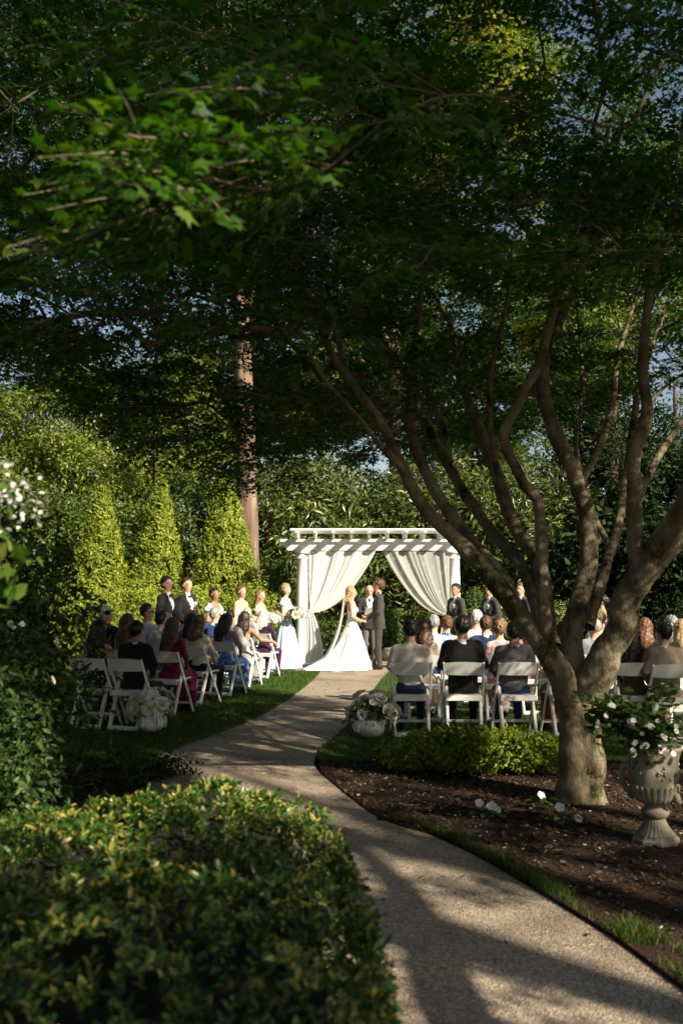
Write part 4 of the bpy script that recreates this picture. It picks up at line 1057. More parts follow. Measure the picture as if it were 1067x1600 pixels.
def hand(mb_v, wrist, f, n, s, sc, curl=.6):
    """palm is in the body surface; here the five fingers as tapering bent chains"""
    f, n = np.array(f, float), np.array(n, float); f /= np.linalg.norm(f); n = n-f*(n@f); n /= np.linalg.norm(n)+1e-9; sd = np.cross(f, n)*s
    base = np.array(wrist)+f*.072*sc
    for o, L in ((-.030, .066), (-.010, .078), (.011, .072), (.030, .055)):
        p = base+sd*o*sc; L *= sc; q = p+(f*math.cos(curl*.5)+n*math.sin(curl*.5))*L*.5; r = q+(f*math.cos(curl*1.5)+n*math.sin(curl*1.5))*L*.5
        mb_v.append((np.array([p-f*.02*sc, p, q, r]), [.0095*sc, .0095*sc, .0085*sc, .006*sc]))
    p = np.array(wrist)+f*.022*sc-sd*.028*sc; q = p+(f*.6-sd*.6+n*.3)*.045*sc; r = q+(f*.9+n*.5)*.030*sc
    mb_v.append((np.array([p, q, r]), [.012*sc, .010*sc, .007*sc]))

def person(label, loc, rz, pose='stand', s=1.0, female=False, skin='skin_light', hair=('short', 'h_brown'), top='shirt', topm='white', legs='charcoal', jacket=None, tie=None, arms='clasp', yaw=0.0, z0=0.0, group=None, res=.021, skirt=None, shoes='shoe', lean=0.0, flower=False, sleeves=True, glasses=False, nod=0.0):
    if skirt and pose == 'stand': legs = topm
    dz = -.40 if pose == 'sit' else 0.0
    sw = .155 if female else .185; B = []
    tm = 'top'
    ax_ = lambda z: lean*max(0, z-.95-dz)            # forward lean of the trunk
    def Pp(x, y, z): return (x, y+ax_(z+dz), z+dz)
    wr = .115 if female else .135
    B += [prim(Pp(0, -.005, .93), Pp(0, 0, 1.02), .165 if female else .155, wr+.008, 'hip', (1, .70, 1)),
          prim(Pp(0, 0, 1.02), Pp(0, .012, 1.28), wr, .148 if female else .165, 'belly', (1, .66, 1)),
          prim(Pp(0, .005, 1.28), Pp(0, -.01, 1.39), .150 if female else .168, .115, 'chest', (1, .62, 1)),
          prim(Pp(-sw+.035, -.012, 1.415), Pp(sw-.035, -.012, 1.415), .058, None, 'shoulder'),
          prim(Pp(0, -.015, 1.42), Pp(0, -.008, 1.50), .085, .05, 'shoulder', (1, .7, 1)),
          prim(Pp(0, -.005, 1.44), Pp(0, .010, 1.57), .047 if female else .056, None, 'skin')]
    if female:
        for q in (-1, 1): B.append(prim(Pp(q*.065, .085, 1.27), Pp(q*.065, .085, 1.27), .062, None, 'chest'))
    # head, turned by yaw
    hc = np.array(Pp(0, 0, 1.652)); cy_, sy_ = math.cos(yaw), math.sin(yaw); cn, sn = math.cos(nod), math.sin(nod)
    def Hd(x, y, z):
        y, z = y*cn+z*sn, -y*sn+z*cn
        return (hc[0]+x*cy_-y*sy_, hc[1]+x*sy_+y*cy_, hc[2]+z)
    B += [prim(Hd(0, -.008, .012), Hd(0, -.008, .012), .098, None, 'skin', (.84, .98, 1.06)),
          prim(Hd(0, .035, -.035), Hd(0, .052, -.085), .060, .040, 'skin', (.95, 1, 1)),
          prim(Hd(0, .086, .0), Hd(0, .108, -.028), .011, .016, 'skin'),
          prim(Hd(-.03, .075, .022), Hd(.03, .075, .022), .018, None, 'skin'),
          prim(Hd(0, .072, -.058), Hd(0, .072, -.058), .024, None, 'lip' if female else 'skin', (1, 1, .5))]
    for q in (-1, 1): B.append(prim(Hd(q*.080, -.005, -.01), Hd(q*.080, -.005, -.01), .028, None, 'skin', (.4, .8, 1.15)))
    # legs
    lt = 'legs'
    for q in (-1, 1):
        if pose == 'stand':
            B += [prim((q*.085, 0, .90), (q*.095, .012, .50), .088, .060, lt), prim((q*.095, .012, .50), (q*.10, -.02, .10), .062, .046, lt),
                  prim((q*.10, -.045, .045), (q*.118, .14, .035), .044, .034, 'shoe', (.95, 1, .85))]
        else:
            B += [prim((q*.095, -.02, .535), (q*.125, .40, .505), .092, .066, lt), prim((q*.125, .40, .505), (q*.125, .36, .10), .064, .046, lt),
                  prim((q*.125, .33, .045), (q*.14, .50, .035), .044, .034, 'shoe', (.95, 1, .85))]
    if pose == 'sit' and skirt:
        B += [prim((0, .10, .535), (0, .42, .52), .14, .13, lt, (1.1, 1, .75)), prim((0, .43, .47), (0, .40, .18), .14, .17, lt, (1.15, .7, 1))]
    # arms
    HANDS = []
    A = {}
    S_ = {q: np.array(Pp(q*sw, -.012, 1.405)) for q in (-1, 1)}
    for q in (-1, 1):
        if arms == 'clasp': E, W, f, n = Pp(q*(sw+.085), -.02, 1.14), Pp(q*.045, .19, .99), (-q*.9, .35, -.25), (0, -1, 0)
        elif arms == 'bouquet': E, W, f, n = Pp(q*(sw+.07), .02, 1.13), Pp(q*.05, .23, 1.10), (-q*.5, .8, .1), (0, 0, 1)
        elif arms == 'hold': E, W, f, n = Pp(q*(sw+.07), .01, 1.13), Pp(q*.085, .205, 1.035), (-q*.45, .9, -.05), (0, 0, -1) if q > 0 else (0, 0, 1)
        elif arms == 'book': E, W, f, n = Pp(q*(sw+.07), .02, 1.13), Pp(q*.10, .25, 1.17), (-q*.5, .6, .4), (0, -.6, .8)
        elif arms == 'sides': E, W, f, n = Pp(q*(sw+.05), -.03, 1.13), Pp(q*(sw+.06), .03, .88), (0, .15, -1), (-q, 0, 0)
        elif arms == 'back': E, W, f, n = Pp(q*(sw+.06), -.08, 1.13), Pp(q*.09, -.16, .95), (-q*.9, -.1, -.2), (0, 1, 0)
        elif arms == 'lap': E, W, f, n = (q*(sw+.06), .06, .80), (q*.10, .27, .64), (-q*.6, .75, -.1), (0, 0, -1)
        elif arms == 'over':
            if q > 0: E, W, f, n = (q*(sw+.22), -.12, .86), (q*(sw+.42), -.02, .82), (.8, .3, -.5), (0, 0, -1)
            else: E, W, f, n = (q*(sw+.06), .06, .80), (q*.10, .27, .64), (-q*.6, .75, -.1), (0, 0, -1)
        E, W = np.array(E), np.array(W); f = np.array(f, float); f /= np.linalg.norm(f)
        ra = .046 if female else .053
        B += [prim(S_[q], E, ra+.004, ra-.008, 'uparm'), prim(E, W, ra-.008, .027 if female else .030, 'forearm'),
              prim(W, W+f*.075, .025, .031, 'skin', (1, .85, .85)) ]
        hand(HANDS, W*s, f, n, q, s*(.92 if female else 1.0)); A[q] = (S_[q], E, W)
    Bs = [(p[0]*s, p[1]*s, p[2]*s, p[3]*s, p[4], p[5], p[6]) for p in B]
    V, Q = sdf_mesh(Bs, res)
    C, tags = face_tags(V, Q, Bs); C = C/s
    skinm, keys = PM[skin], ['skin', 'top', 'legs', 'shoe', 'lip', 'eye']
    zc = C[:, 2]-dz
    mi = np.zeros(len(Q), int)
    for i, t in enumerate(tags):
        z = zc[i]
        if t in ('hip',): t = 'legs' if (top == 'shirt' and z < 1.0) else 'top'
        elif t in ('belly', 'chest'):
            t = 'top'
            if top in ('strapless', 'flutter') and z > (1.335 if top == 'flutter' else 1.315): t = 'skin'
            if top == 'vneck' and z > 1.33 and (abs(C[i, 0]) < (z-1.26)*.7): t = 'skin'
            if top == 'strapless' and C[i, 1] < -.02 and z > 1.24: t = 'skin'
        elif t == 'shoulder':
            t = 'skin' if top in ('strapless', 'flutter', 'sleeveless') or z > 1.475 else 'top'
        elif t == 'uparm': t = 'top' if (sleeves and top not in ('strapless', 'sleeveless', 'flutter')) else 'skin'
        elif t == 'forearm': t = 'top' if (sleeves is True and top not in ('strapless', 'sleeveless', 'flutter')) else 'skin'
        mi[i] = keys.index(t)
    mb = MB(); mb.V.append(V.astype(np.float32)); mb.n = len(V); mb.F[4] = Q.tolist(); mb.M[4] = mi.tolist()
    for pts, rr in HANDS: mb.tube(pts, rr, 6, 0)
    for q in (-1, 1): mb.ball(np.array(Hd(q*.031, .083, .006))*s, .0125*s, 6, 4, 5, (1.3, .7, .7)); mb.ball(np.array(Hd(q*.032, .089, .030))*s, .014*s, 6, 4, 5, (1.3, .5, .32))
    me = mb.mesh('person', [skinm, PM[topm], PM[legs], PM[shoes], PM['lip'], PM['eye']], True)
    root = link(bpy.data.objects.new('person', me)); root.location = (loc[0], loc[1], z0); root.rotation_euler = (0, 0, rz)
    tag(root, label, 'person', group)
    def child(name, prims, mat, **kw):
        ps = [(p[0]*s, p[1]*s, p[2]*s, p[3]*s, p[4], p[5], p[6]) for p in prims]
        v, q = sdf_mesh(ps, kw.pop('h', res), **kw)
        return link(bpy.data.objects.new(name, mesh_np(name, v, [q], [mat], None, True)), root)
    # jacket
    if jacket:
        J = [prim(p[0], p[1], p[2]+.019, p[3]+.019, 'j', p[4]) for p in B if p[5] in ('hip', 'belly', 'chest', 'shoulder')]
        if pose == 'stand': J.append(prim((0, -.005, .80), (0, 0, .95), .178, .17, 'j', (1, .72, 1)))
        for q in (-1, 1):
            a, e, w = A[q]; w2 = w-(w-e)/np.linalg.norm(w-e)*.015
            J += [prim(a, e, .070, .056, 'j'), prim(e, w2, .056, .043, 'j')]
        bz = 1.10+dz; bot = (.80 if pose == 'stand' else .52)
        cuts = [lambda P: -np.maximum(np.abs(P[..., 0]/s)-np.clip(P[..., 2]/s-bz, -1, .34)*.22, np.maximum(.03-(P[..., 1]/s-ax_(1.3+dz)), P[..., 2]/s-(1.50+dz))),
                lambda P: bot*s-P[..., 2],
                lambda P: -np.maximum(np.maximum(np.sqrt((P[..., 0]/s)**2+(P[..., 1]/s+.005-ax_(1.47+dz))**2)-.066, (1.435+dz)-P[..., 2]/s), -1)]
        child('jacket', J, PM[jacket], cuts=cuts, wob=.006, wf=38)
        child('collar', [prim(Pp(0, -.008, 1.455), Pp(0, .004, 1.502), .064, .060, 't')], PM['white'], h=.012)
        if tie == 'bow':
            t = MB(); c0 = np.array(Pp(0, .072, 1.455))*s
            for q in (-1, 1): t.add([c0+np.array(v)*s for v in [(0, 0, -.008), (0, .012, -.008), (0, .012, .008), (0, 0, .008), (q*.045, 0, -.022), (q*.045, .016, -.022), (q*.045, .016, .022), (q*.045, 0, .022)]], [(0, 1, 2, 3), (4, 7, 6, 5), (0, 4, 5, 1), (1, 5, 6, 2), (2, 6, 7, 3), (3, 7, 4, 0)])
            t.build('bow_tie', PM['black'], root)
        elif tie:
            child('tie', [prim(Pp(0, .070, 1.46), Pp(0, .075, 1.44), .018, .014, 't'), prim(Pp(0, .085, 1.43), Pp(0, .118, 1.14), .012, .024, 't', (1, .5, 1))], PM[tie], h=.012)
        if flower:
            t = MB(); c0 = np.array(Pp(-.095, .115, 1.335))*s
            for k in range(7):
                a = k*.9; t.ball(c0+np.array([math.cos(a)*.016, .004*k % .012, math.sin(a)*.016])*s, .015*s, 6, 4)
            t.build('boutonniere', LM['white'], root, True)
            MB().add([np.array(v)*s for v in [Pp(-.125, .100, 1.275), Pp(-.075, .124, 1.275), Pp(-.075, .122, 1.305), Pp(-.10, .116, 1.318), Pp(-.125, .100, 1.305)]], [(0, 1, 2, 3, 4)]).build('pocket_square', PM['white'], root)
    # flutter sleeves
    if top == 'flutter':
        for q in (-1, 1):
            a = S_[q]; child('sleeve', [prim(a+np.array([-q*.03, 0, .03]), a+np.array([q*.03, 0, -.06]), .055, .078, 'x', (1, 1.05, .8))], PM[topm], wob=.008, wf=70)
    if skirt and pose == 'stand':
        kind, hemr, hem = skirt; n, m_ = 72, 16; Vs = []
        for j in range(m_+1):
            t = j/m_; z = 1.06+(hem-1.06)*t
            for i in range(n):
                a = 2*math.pi*i/n; r = .125+.065*min(1, t*4)+(hemr-.19)*max(0, t-.12)/.88
                fo = 1+(.09*math.sin(9*a+1.3*math.sin(2*a))+.05*math.sin(17*a+2))*min(1, t*1.3)
                x, y = r*fo*math.cos(a), r*fo*.84*math.sin(a)
                if kind == 'train':
                    b = max(0, -math.sin(a))**1.2; y -= b*(t**3.2)*.66; x *= 1+b*.35*t**2
                Vs.append((x*s, (y+.005)*s, z*s))
        F = [(j*n+i, (j+1)*n+i, (j+1)*n+(i+1) % n, j*n+(i+1) % n) for j in range(m_) for i in range(n)]
        MB().add(Vs, F).build('skirt', PM[topm], root, True)
    # hair
    st, hm = hair; hmat = PM[hm]
    cap = [prim(Hd(0, -.016, .022), Hd(0, -.016, .022), .109, None, 'h', (.86, 1.0, 1.04))]
    fy = lambda P: (-(P[..., 0]/s-hc[0])*sy_+(P[..., 1]/s-hc[1])*cy_)      # forward coordinate in the head's frame
    face = lambda o, l: (lambda P: (fy(P)-o)*.8-((P[..., 2]/s)-hc[2]-l)*.55)
    low = lambda l: (lambda P: (hc[2]+l)-P[..., 2]/s)
    hh = .013; fo, fl = (.05, .05) if female else (.04, .04)
    if st == 'short': child('hair', cap, hmat, h=hh, cuts=[face(fo, fl), low(-.085)], wob=.009, wf=120)
    elif st == 'curly': child('hair', [prim(p[0], p[1], p[2]+.014, None, 'h', p[4]) for p in cap], hmat, h=hh, cuts=[face(.04, .04), low(-.07)], wob=.011, wf=110)
    elif st == 'balding': child('hair', cap, hmat, h=hh, cuts=[face(-.02, .0), low(-.07), lambda P: P[..., 2]/s-(hc[2]+.035)], wob=.003)
    elif st == 'buzz': child('hair', [prim(p[0], p[1], p[2]-.006, None, 'h', p[4]) for p in cap], hmat, h=hh, cuts=[face(.03, .05), low(-.05)])
    elif st in ('long', 'mid'):
        ln = .42 if st == 'long' else .24
        ex = [prim(Hd(0, -.06, .0), Hd(0, -.125, -.20), .098, .085, 'h', (1.05, .62, 1), False), prim(Hd(0, -.12, -.18), Hd(0, -.15, -ln), .088, .050, 'h', (1.3, .5, 1), False)]
        for q in (-1, 1): ex.append(prim(Hd(q*.07, -.01, .0), Hd(q*.095, -.05, -.20), .042, .038, 'h', (.8, 1, 1), False))
        child('hair', cap+ex, hmat, h=hh, cuts=[face(fo, fl)], wob=.007, wf=85)
    elif st == 'updo':
        ex = [prim(Hd(0, -.10, -.02), Hd(0, -.11, .01), .055, .05, 'h', (1, 1, 1), False), prim(Hd(.05, .05, -.01), Hd(.075, .045, -.09), .014, .008, 'h', (1, 1, 1), False)]
        child('hair', cap+ex, hmat, h=hh, cuts=[face(fo, fl), low(-.07)], wob=.010, wf=110)
    if glasses:
        t = MB()
        for q in (-1, 1):
            a = np.linspace(0, 2*np.pi, 13); t.tube(np.array([np.array(Hd(q*.033+.022*math.cos(x), .098, .004+.017*math.sin(x))) for x in a])*s, .003*s, 4, cap=False)
            t.tube(np.array([Hd(q*.055, .095, .008), Hd(q*.082, .0, .008)])*s, .003*s, 4)
        t.build('glasses', PM['black'], root, True)
    return root

def face_to(dx, dy): return math.atan2(-dx, dy)     # local +Y turned to (dx, dy)

# ---- the wedding party (feet or head read from the photograph)
def stand_at(px, d): return (bx(px, d), d)
RIGHT, LEFT = face_to(1, .12), face_to(-1, .15)
GRP_M, GRP_W = 'men of the wedding party', 'bridesmaids in pale blue'
S = lambda top_px, d, base=1.772: hz(top_px, d)/base
person('groomsman in charcoal tuxedo and bow tie, leftmost of the standing party', stand_at(262, 17.6), face_to(.85, -.25), s=S(901, 17.6), hair=('short', 'h_dark'), jacket='charcoal', tie='bow', legs='charcoal', flower=True, yaw=-.5, group=GRP_M)
person('groomsman in black tuxedo jacket and grey trousers, second from the left', stand_at(293, 17.8), face_to(.75, -.4), s=S(903, 17.8), hair=('short', 'h_dark'), jacket='black', tie='bow', legs='midgrey', flower=True, yaw=-.45, group=GRP_M)
person('dark-haired bridesmaid with flutter sleeves left of the strapless one', stand_at(336, 18.6), face_to(.8, -.5), s=S(919, 18.6), female=True, skin='skin_tan', hair=('updo', 'h_black'), top='flutter', topm='paleblue', arms='bouquet', skirt=('a', .36, .03), yaw=-.3, group=GRP_W)
person('auburn-haired strapless bridesmaid, tallest of the bridesmaids', stand_at(378, 19.3), face_to(.8, -.5), s=S(915, 19.3), female=True, hair=('updo', 'h_red'), top='strapless', topm='paleblue', arms='bouquet', skirt=('a', .38, .03), yaw=-.35, group=GRP_W)
person('short strapless bridesmaid with swept-back light hair', stand_at(408, 19.9), face_to(.9, -.4), s=S(922, 19.9), female=True, hair=('mid', 'h_light'), top='strapless', topm='paleblue', arms='bouquet', skirt=('a', .36, .03), yaw=-.3, group=GRP_W)
bm = stand_at(447, 20.8)
person('blonde bridesmaid in full-length pale blue dress beside the left column', bm, face_to(.95, -.25), s=S(912, 20.8), female=True, hair=('updo', 'h_blonde'), top='flutter', topm='paleblue', arms='bouquet', skirt=('a', .40, .02), yaw=-.1, nod=.15, group=GRP_W)
bride_p = stand_at(549, 20.45)
bride = person('bride in white gown with long train and veil', bride_p, face_to(1, .05), s=S(916, 20.45), female=True, hair=('mid', 'h_blonde'), top='strapless', topm='gown', arms='hold', skirt=('train', .47, .015), res=.018)
groom = person('groom in dark grey suit facing the bride', stand_at(591, 20.6), face_to(-1, -.02), s=S(906, 20.6), hair=('curly', 'h_brown'), jacket='grey_suit', legs='grey_suit', tie='black', arms='hold', nod=.12, res=.018)
person('bald officiant in dark suit reading from a booklet behind the couple', stand_at(577, 21.5), face_to(.05, -1), s=S(914, 21.5), hair=('balding', 'h_white'), jacket='charcoal', legs='midgrey', tie='navy', arms='book', nod=.3, flower=True, glasses=True)
person('dark-haired groomsman in charcoal suit next to the right column', stand_at(711, 20.0), face_to(-.85, -.45), s=S(912, 20.0), skin='skin_mid', hair=('short', 'h_black'), jacket='grey_suit', legs='grey_suit', tie='black', flower=True, yaw=.3, group=GRP_M)
person('groomsman with glasses in charcoal suit left of the big maple limb', stand_at(764, 19.6), face_to(-.85, -.45), s=S(912, 19.6), skin='skin_mid', hair=('short', 'h_black'), jacket='grey_suit', legs='grey_suit', tie='black', flower=True, glasses=True, yaw=.3, group=GRP_M)
person('light-brown-haired groomsman seen right of the big maple limb', stand_at(813, 19.8), face_to(-.85, -.45), s=S(911, 19.8), hair=('short', 'h_light'), jacket='grey_suit', legs='grey_suit', tie='black', flower=True, yaw=.25, group=GRP_M)
person('dark-haired bare-shouldered woman standing beyond the right guests', stand_at(938, 17.3), face_to(-.9, .3), s=S(929, 17.3), female=True, skin='skin_mid', hair=('updo', 'h_black'), top='strapless', topm='plum', legs='plum', skirt=('a', .34, .05), arms='clasp')

# veil behind the bride
M['veil'] = sheer_mat('veil_tulle', (.85, .84, .82), .42, .35)
n1, n2 = 28, 30; Vv = []
bs = S(916, 20.45)
for i in range(n1):
    u = i/(n1-1)*2-1
    for j in range(n2):
        t = j/(n2-1); w = .09+.26*t**.8; z = (1.73-.02*u*u)*(1-t)+.03*t
        y = -.10-.03*math.cos(u*1.5)-.15*t-.42*t**3+.03*math.sin(u*11+t*2)*(.3+t)-.05*u*u
        Vv.append((u*w*bs, y*bs, z*bs))
Pv = [(i*n2+j, (i+1)*n2+j, (i+1)*n2+j+1, i*n2+j+1) for i in range(n1-1) for j in range(n2-1)]
MB().add(Vv, Pv).build('veil', M['veil'], bride, True)
for q in (-1, 1):
    MB().tube(catmull([np.array(p)*bs for p in [(q*.085, .085, 1.31), (q*.10, .05, 1.43), (q*.095, -.03, 1.455), (q*.08, -.085, 1.36)]], 5), .011*bs, 6).build('strap', PM['gown'], bride, True)
# officiant's booklet
MB().bar((bx(575.5, 21.15)-.085, 21.17, 1.17), (bx(575.5, 21.15)+.085, 21.17, 1.17), .02, .16, (0, -.35, 1), ch=.1).build('booklet', plain('grey_paper', (.38, .36, .31), .8))
tag(bpy.data.objects['booklet'], 'grey booklet held by the officiant', 'book')
# ---- seated guests, each on a chair of its own
LROT, RROT = face_to(math.sin(R(22)), math.cos(R(22))), face_to(0.02, 1)
GUEST = 'seated wedding guests'
def guest(px, py, d, label, side, chair, **kw):
    rot = kw.pop('rot', LROT if side == 'L' else RROT)
    jr = random.Random(px*7+py); rot += jr.uniform(-.14, .14); kw.setdefault('lean', jr.uniform(-.06, .16)); kw.setdefault('nod', jr.uniform(-.08, .18)); kw['yaw'] = kw.get('yaw', 0)+jr.uniform(-.25, .25)
    hzc = hz(py, d); s = min(1.07, max(.90, (hzc-.02)/1.262))
    x = bx(px, d)
    # the head sits a little behind the seat's middle
    place_chair(x, d, rot+jr.uniform(-.05, .05), chair)
    kw.setdefault('arms', 'lap')
    return person(label, (x, d), rot, pose='sit', s=s, z0=.022+max(0, .0), group=GUEST, **kw)
H = lambda a, b: (a, 'h_'+b)
# left block, aisle chairs from the swan vase towards the pergola
guest(214, 988, 11.75, 'man in black suit on the aisle chair behind the left swan vase', 'L', 'white chair of the man in black behind the left swan vase', hair=H('short', 'black'), jacket='black', legs='black', skin='skin_tan', yaw=-.2)
guest(270, 978, 13.15, 'woman with long straight brown hair in maroon on the aisle', 'L', 'white chair of the long-haired woman in maroon', female=True, hair=H('long', 'brown'), top='shirt', topm='maroon', legs='maroon', skirt=True, yaw=-.2)
guest(314, 979, 14.35, 'brown-haired woman in sheer cream blouse on the aisle', 'L', 'white chair of the woman in the cream blouse', female=True, hair=H('mid', 'brown'), top='shirt', topm='cream', legs='black', yaw=-.3)
guest(357, 979, 15.5, 'woman with very long black hair in blue floral dress on the aisle', 'L', 'white chair of the woman in blue floral dress', female=True, skin='skin_tan', hair=H('long', 'black'), top='sleeveless', topm='floral', legs='floral', skirt=True, yaw=-.3)
guest(384, 971, 16.9, 'bare-backed woman with dark ponytail resting an arm on her chair', 'L', 'white chair of the bare-backed woman', female=True, skin='skin_mid', hair=H('long', 'dark'), top='strapless', topm='lightgrey', legs='lightgrey', skirt=True, yaw=-.2, arms='over')
guest(414, 971, 18.5, 'white-haired woman in dark plum at the front of the left block', 'L', 'white chair of the white-haired woman in plum', female=True, hair=H('mid', 'white'), top='shirt', topm='plum', legs='plum', yaw=-.2)
# left block, inner seats
guest(155, 988, 11.9, 'woman in black polka-dot dress left of the man in black', 'L', 'white chair under the woman in polka dots', female=True, skin='skin_mid', hair=H('mid', 'black'), top='sleeveless', topm='polka', legs='polka', skirt=True, yaw=-.2)
guest(202, 972, 13.4, 'woman with wavy brown hair in floral white top', 'L', 'white chair under the wavy-haired woman', female=True, hair=H('long', 'brown'), top='shirt', topm='pinkfloral', legs='pinkfloral', skirt=True, sleeves=False)
guest(166, 960, 14.7, 'grey-blond guest at the left end behind the rose shrub', 'L', 'white chair under the grey-blond guest', hair=H('short', 'white'), jacket='black', legs='black', yaw=-.3)
guest(233, 955, 15.7, 'man with glasses in bright white shirt in the left block', 'L', 'white chair under the man in white shirt and glasses', hair=H('short', 'dark'), topm='white', legs='midgrey', glasses=True, yaw=-.75, rot=face_to(.6, .8))
guest(249, 968, 14.6, 'dark-haired man in grey jacket behind the woman in maroon', 'L', 'white chair under the man in grey jacket', hair=H('short', 'black'), jacket='lightgrey', legs='midgrey', yaw=-.4)
guest(266, 966, 15.4, 'balding man in navy suit beside the dark-haired man', 'L', 'white chair under the balding man in navy', hair=H('balding', 'grey'), jacket='navy', legs='navy', yaw=-.3)
guest(297, 964, 16.4, 'red-haired woman in the middle of the left block', 'L', 'white chair under the red-haired woman', female=True, hair=H('updo', 'red'), top='shirt', topm='pinkfloral', legs='pinkfloral', skirt=True, yaw=-.5)
guest(301, 976, 15.4, 'black-haired woman beside the cream blouse', 'L', 'white chair under the black-haired woman', female=True, hair=H('mid', 'black'), top='shirt', topm='white', legs='black', yaw=-.3)
guest(337, 959, 17.4, 'grey-haired man with glasses in bright blue suit', 'L', 'white chair under the man in blue suit', hair=H('short', 'grey'), jacket='blue', legs='blue', glasses=True, yaw=-.5)
guest(362, 965, 16.7, 'dark-haired man in light grey jacket in front of the floral dress', 'L', 'white chair under the man in light grey jacket', hair=H('short', 'black'), jacket='lightgrey', legs='midgrey', yaw=-.3)
guest(384, 957, 18.4, 'bald man in light shirt near the strapless bridesmaids', 'L', 'white chair under the bald man', hair=H('balding', 'white'), topm='lightgrey', legs='midgrey', yaw=-.3)
# right block, near row
guest(640, 983, 11.25, 'man in untucked white shirt at the aisle end of the near right row', 'R', 'white chair of the man in white shirt beside the right swan vase', hair=H('short', 'black'), skin='skin_mid', topm='offwhite', legs='navy', rot=face_to(-.05, 1), yaw=.1)
guest(721, 977, 11.25, 'man in black suit second in the near right row', 'R', 'white chair of the man in black suit in the near right row', hair=H('short', 'black'), jacket='black', legs='black', skin='skin_mid')
guest(800, 986, 11.25, 'man in dark grey jacket third in the near right row', 'R', 'white chair of the man in dark grey left of the maple trunk', hair=H('short', 'black'), jacket='midgrey', legs='navy', skin='skin_mid')
guest(878, 1000, 11.25, 'guest in rust red hidden behind the maple trunk', 'R', 'white chair half hidden behind the maple trunk', female=True, hair=H('mid', 'dark'), top='shirt', topm='red', legs='red', skirt=True)
guest(985, 995, 11.15, 'woman with long dark hair in olive just right of the maple', 'R', 'white chair of the woman in olive above the urn', female=True, hair=H('long', 'dark'), top='shirt', topm='olive', legs='olive', skirt=True)
guest(1035, 990, 10.9, 'man in tan plaid jacket at the right edge', 'R', 'white chair of the man in tan plaid jacket', hair=H('short', 'black'), jacket='tan', legs='tan', yaw=.35)
# right block, farther rows
guest(660, 981, 12.5, 'brown-haired woman in profile behind the white-shirted man', 'R', 'white chair under the woman in profile', female=True, hair=H('mid', 'brown'), top='shirt', topm='tan', legs='tan', skirt=True, yaw=.4)
guest(676, 973, 13.9, 'grey-haired man in pale blue shirt in the right block', 'R', 'white chair under the grey-haired man in pale shirt', hair=H('short', 'grey'), topm='paleshirt', legs='navy')
guest(697, 974, 14.0, 'woman with copper updo and bare shoulders in the right block', 'R', 'white chair under the woman with copper updo', female=True, hair=H('updo', 'red'), top='sleeveless', topm='floral', legs='floral', skirt=True)
guest(742, 965, 14.6, 'white-haired man in pale shirt turned towards the groomsmen', 'R', 'white chair under the white-haired man', hair=H('short', 'white'), topm='white', legs='navy', yaw=.5)
guest(757, 975, 13.4, 'brown-haired man in navy jacket in the second right row', 'R', 'white chair under the man in navy', hair=H('short', 'brown'), jacket='navy', legs='navy')
guest(778, 982, 12.5, 'woman with curly light hair behind the man in dark grey', 'R', 'white chair under the curly light-haired woman', female=True, hair=H('curly', 'light'), top='shirt', topm='pinkfloral', legs='pinkfloral', skirt=True)
guest(828, 980, 13.2, 'woman with blond hair just left of the big maple limb', 'R', 'white chair under the blond woman by the maple limb', female=True, hair=H('mid', 'blonde'), top='shirt', topm='pinkfloral', legs='pinkfloral', skirt=True)
guest(927, 983, 12.6, 'man with cropped grey hair in light grey suit inside the maple fork', 'R', 'white chair under the cropped-haired man', hair=H('buzz', 'grey'), jacket='lightgrey', legs='lightgrey', yaw=.3)
guest(934, 966, 14.6, 'woman with short blond hair inside the maple fork', 'R', 'white chair under the short-haired blond woman', female=True, hair=H('curly', 'blonde'), top='shirt', topm='cream', legs='cream', skirt=True)
guest(1003, 990, 13.0, 'auburn-haired guest behind the woman in olive', 'R', 'white chair under the auburn-haired guest', female=True, hair=H('mid', 'red'), top='shirt', topm='black', legs='black')
guest(1049, 978, 13.4, 'man with grey curly hair at the right edge', 'R', 'white chair under the grey curly-haired man', hair=H('curly', 'grey'), topm='white', legs='navy', yaw=.4)
guest(1062, 995, 12.2, 'blond woman cut off by the right edge', 'R', 'white chair under the blond woman at the right edge', female=True, hair=H('mid', 'blonde'), top='shirt', topm='cream', legs='cream', skirt=True)
RNG = np.random.default_rng(45)
# ------------------------------------------------------------------ flowers, vases, urn
def petal_mesh(name, rings, mat, cup=.5):
    """rings: (count, radius, width, lift angle)"""
    mb = MB()
    for n, r, w, lift in rings:
        off = RNG.uniform(0, 6)
        for i in range(n):
            a = off+2*math.pi*i/n; c, s = math.cos(a), math.sin(a); cl, sl = math.cos(lift), math.sin(lift)
            pts = []
            for u, v, b in ((.08, -.25, 0), (.55, -.5, .10), (1, -.3, .02), (1, .3, .02), (.55, .5, .10), (.08, .25, 0), (.55, 0, -.06), (1.04, 0, -.02)):
                x, y, z = u*r*cl-b*r*sl, v*w, u*r*sl+b*r*cl*cup
                pts.append((x*c-y*s, x*s+y*c, z))
            mb.add(pts, [(0, 1, 6), (1, 2, 7, 6), (6, 7, 3, 4), (0, 6, 4, 5)][0:0]+[(0, 1, 6), (6, 1, 2, 7), (6, 7, 3, 4), (6, 4, 5), (0, 6, 5)])
    return mb.mesh(name, mat)
ROSE = [petal_mesh('rose', [(3, .022, .03, 1.35), (5, .034, .04, 1.05), (6, .044, .045, .7), (7, .052, .05, .3)], LM[m]) for m in ('cream', 'white')]
MUM = petal_mesh('chrysanthemum', [(5, .02, .014, 1.3), (9, .034, .016, 1.0), (12, .044, .018, .65), (13, .05, .02, .25), (10, .046, .02, -.2)], LM['white'])
SIMPLE = petal_mesh('impatiens', [(5, .022, .026, .15)], LM['white'])
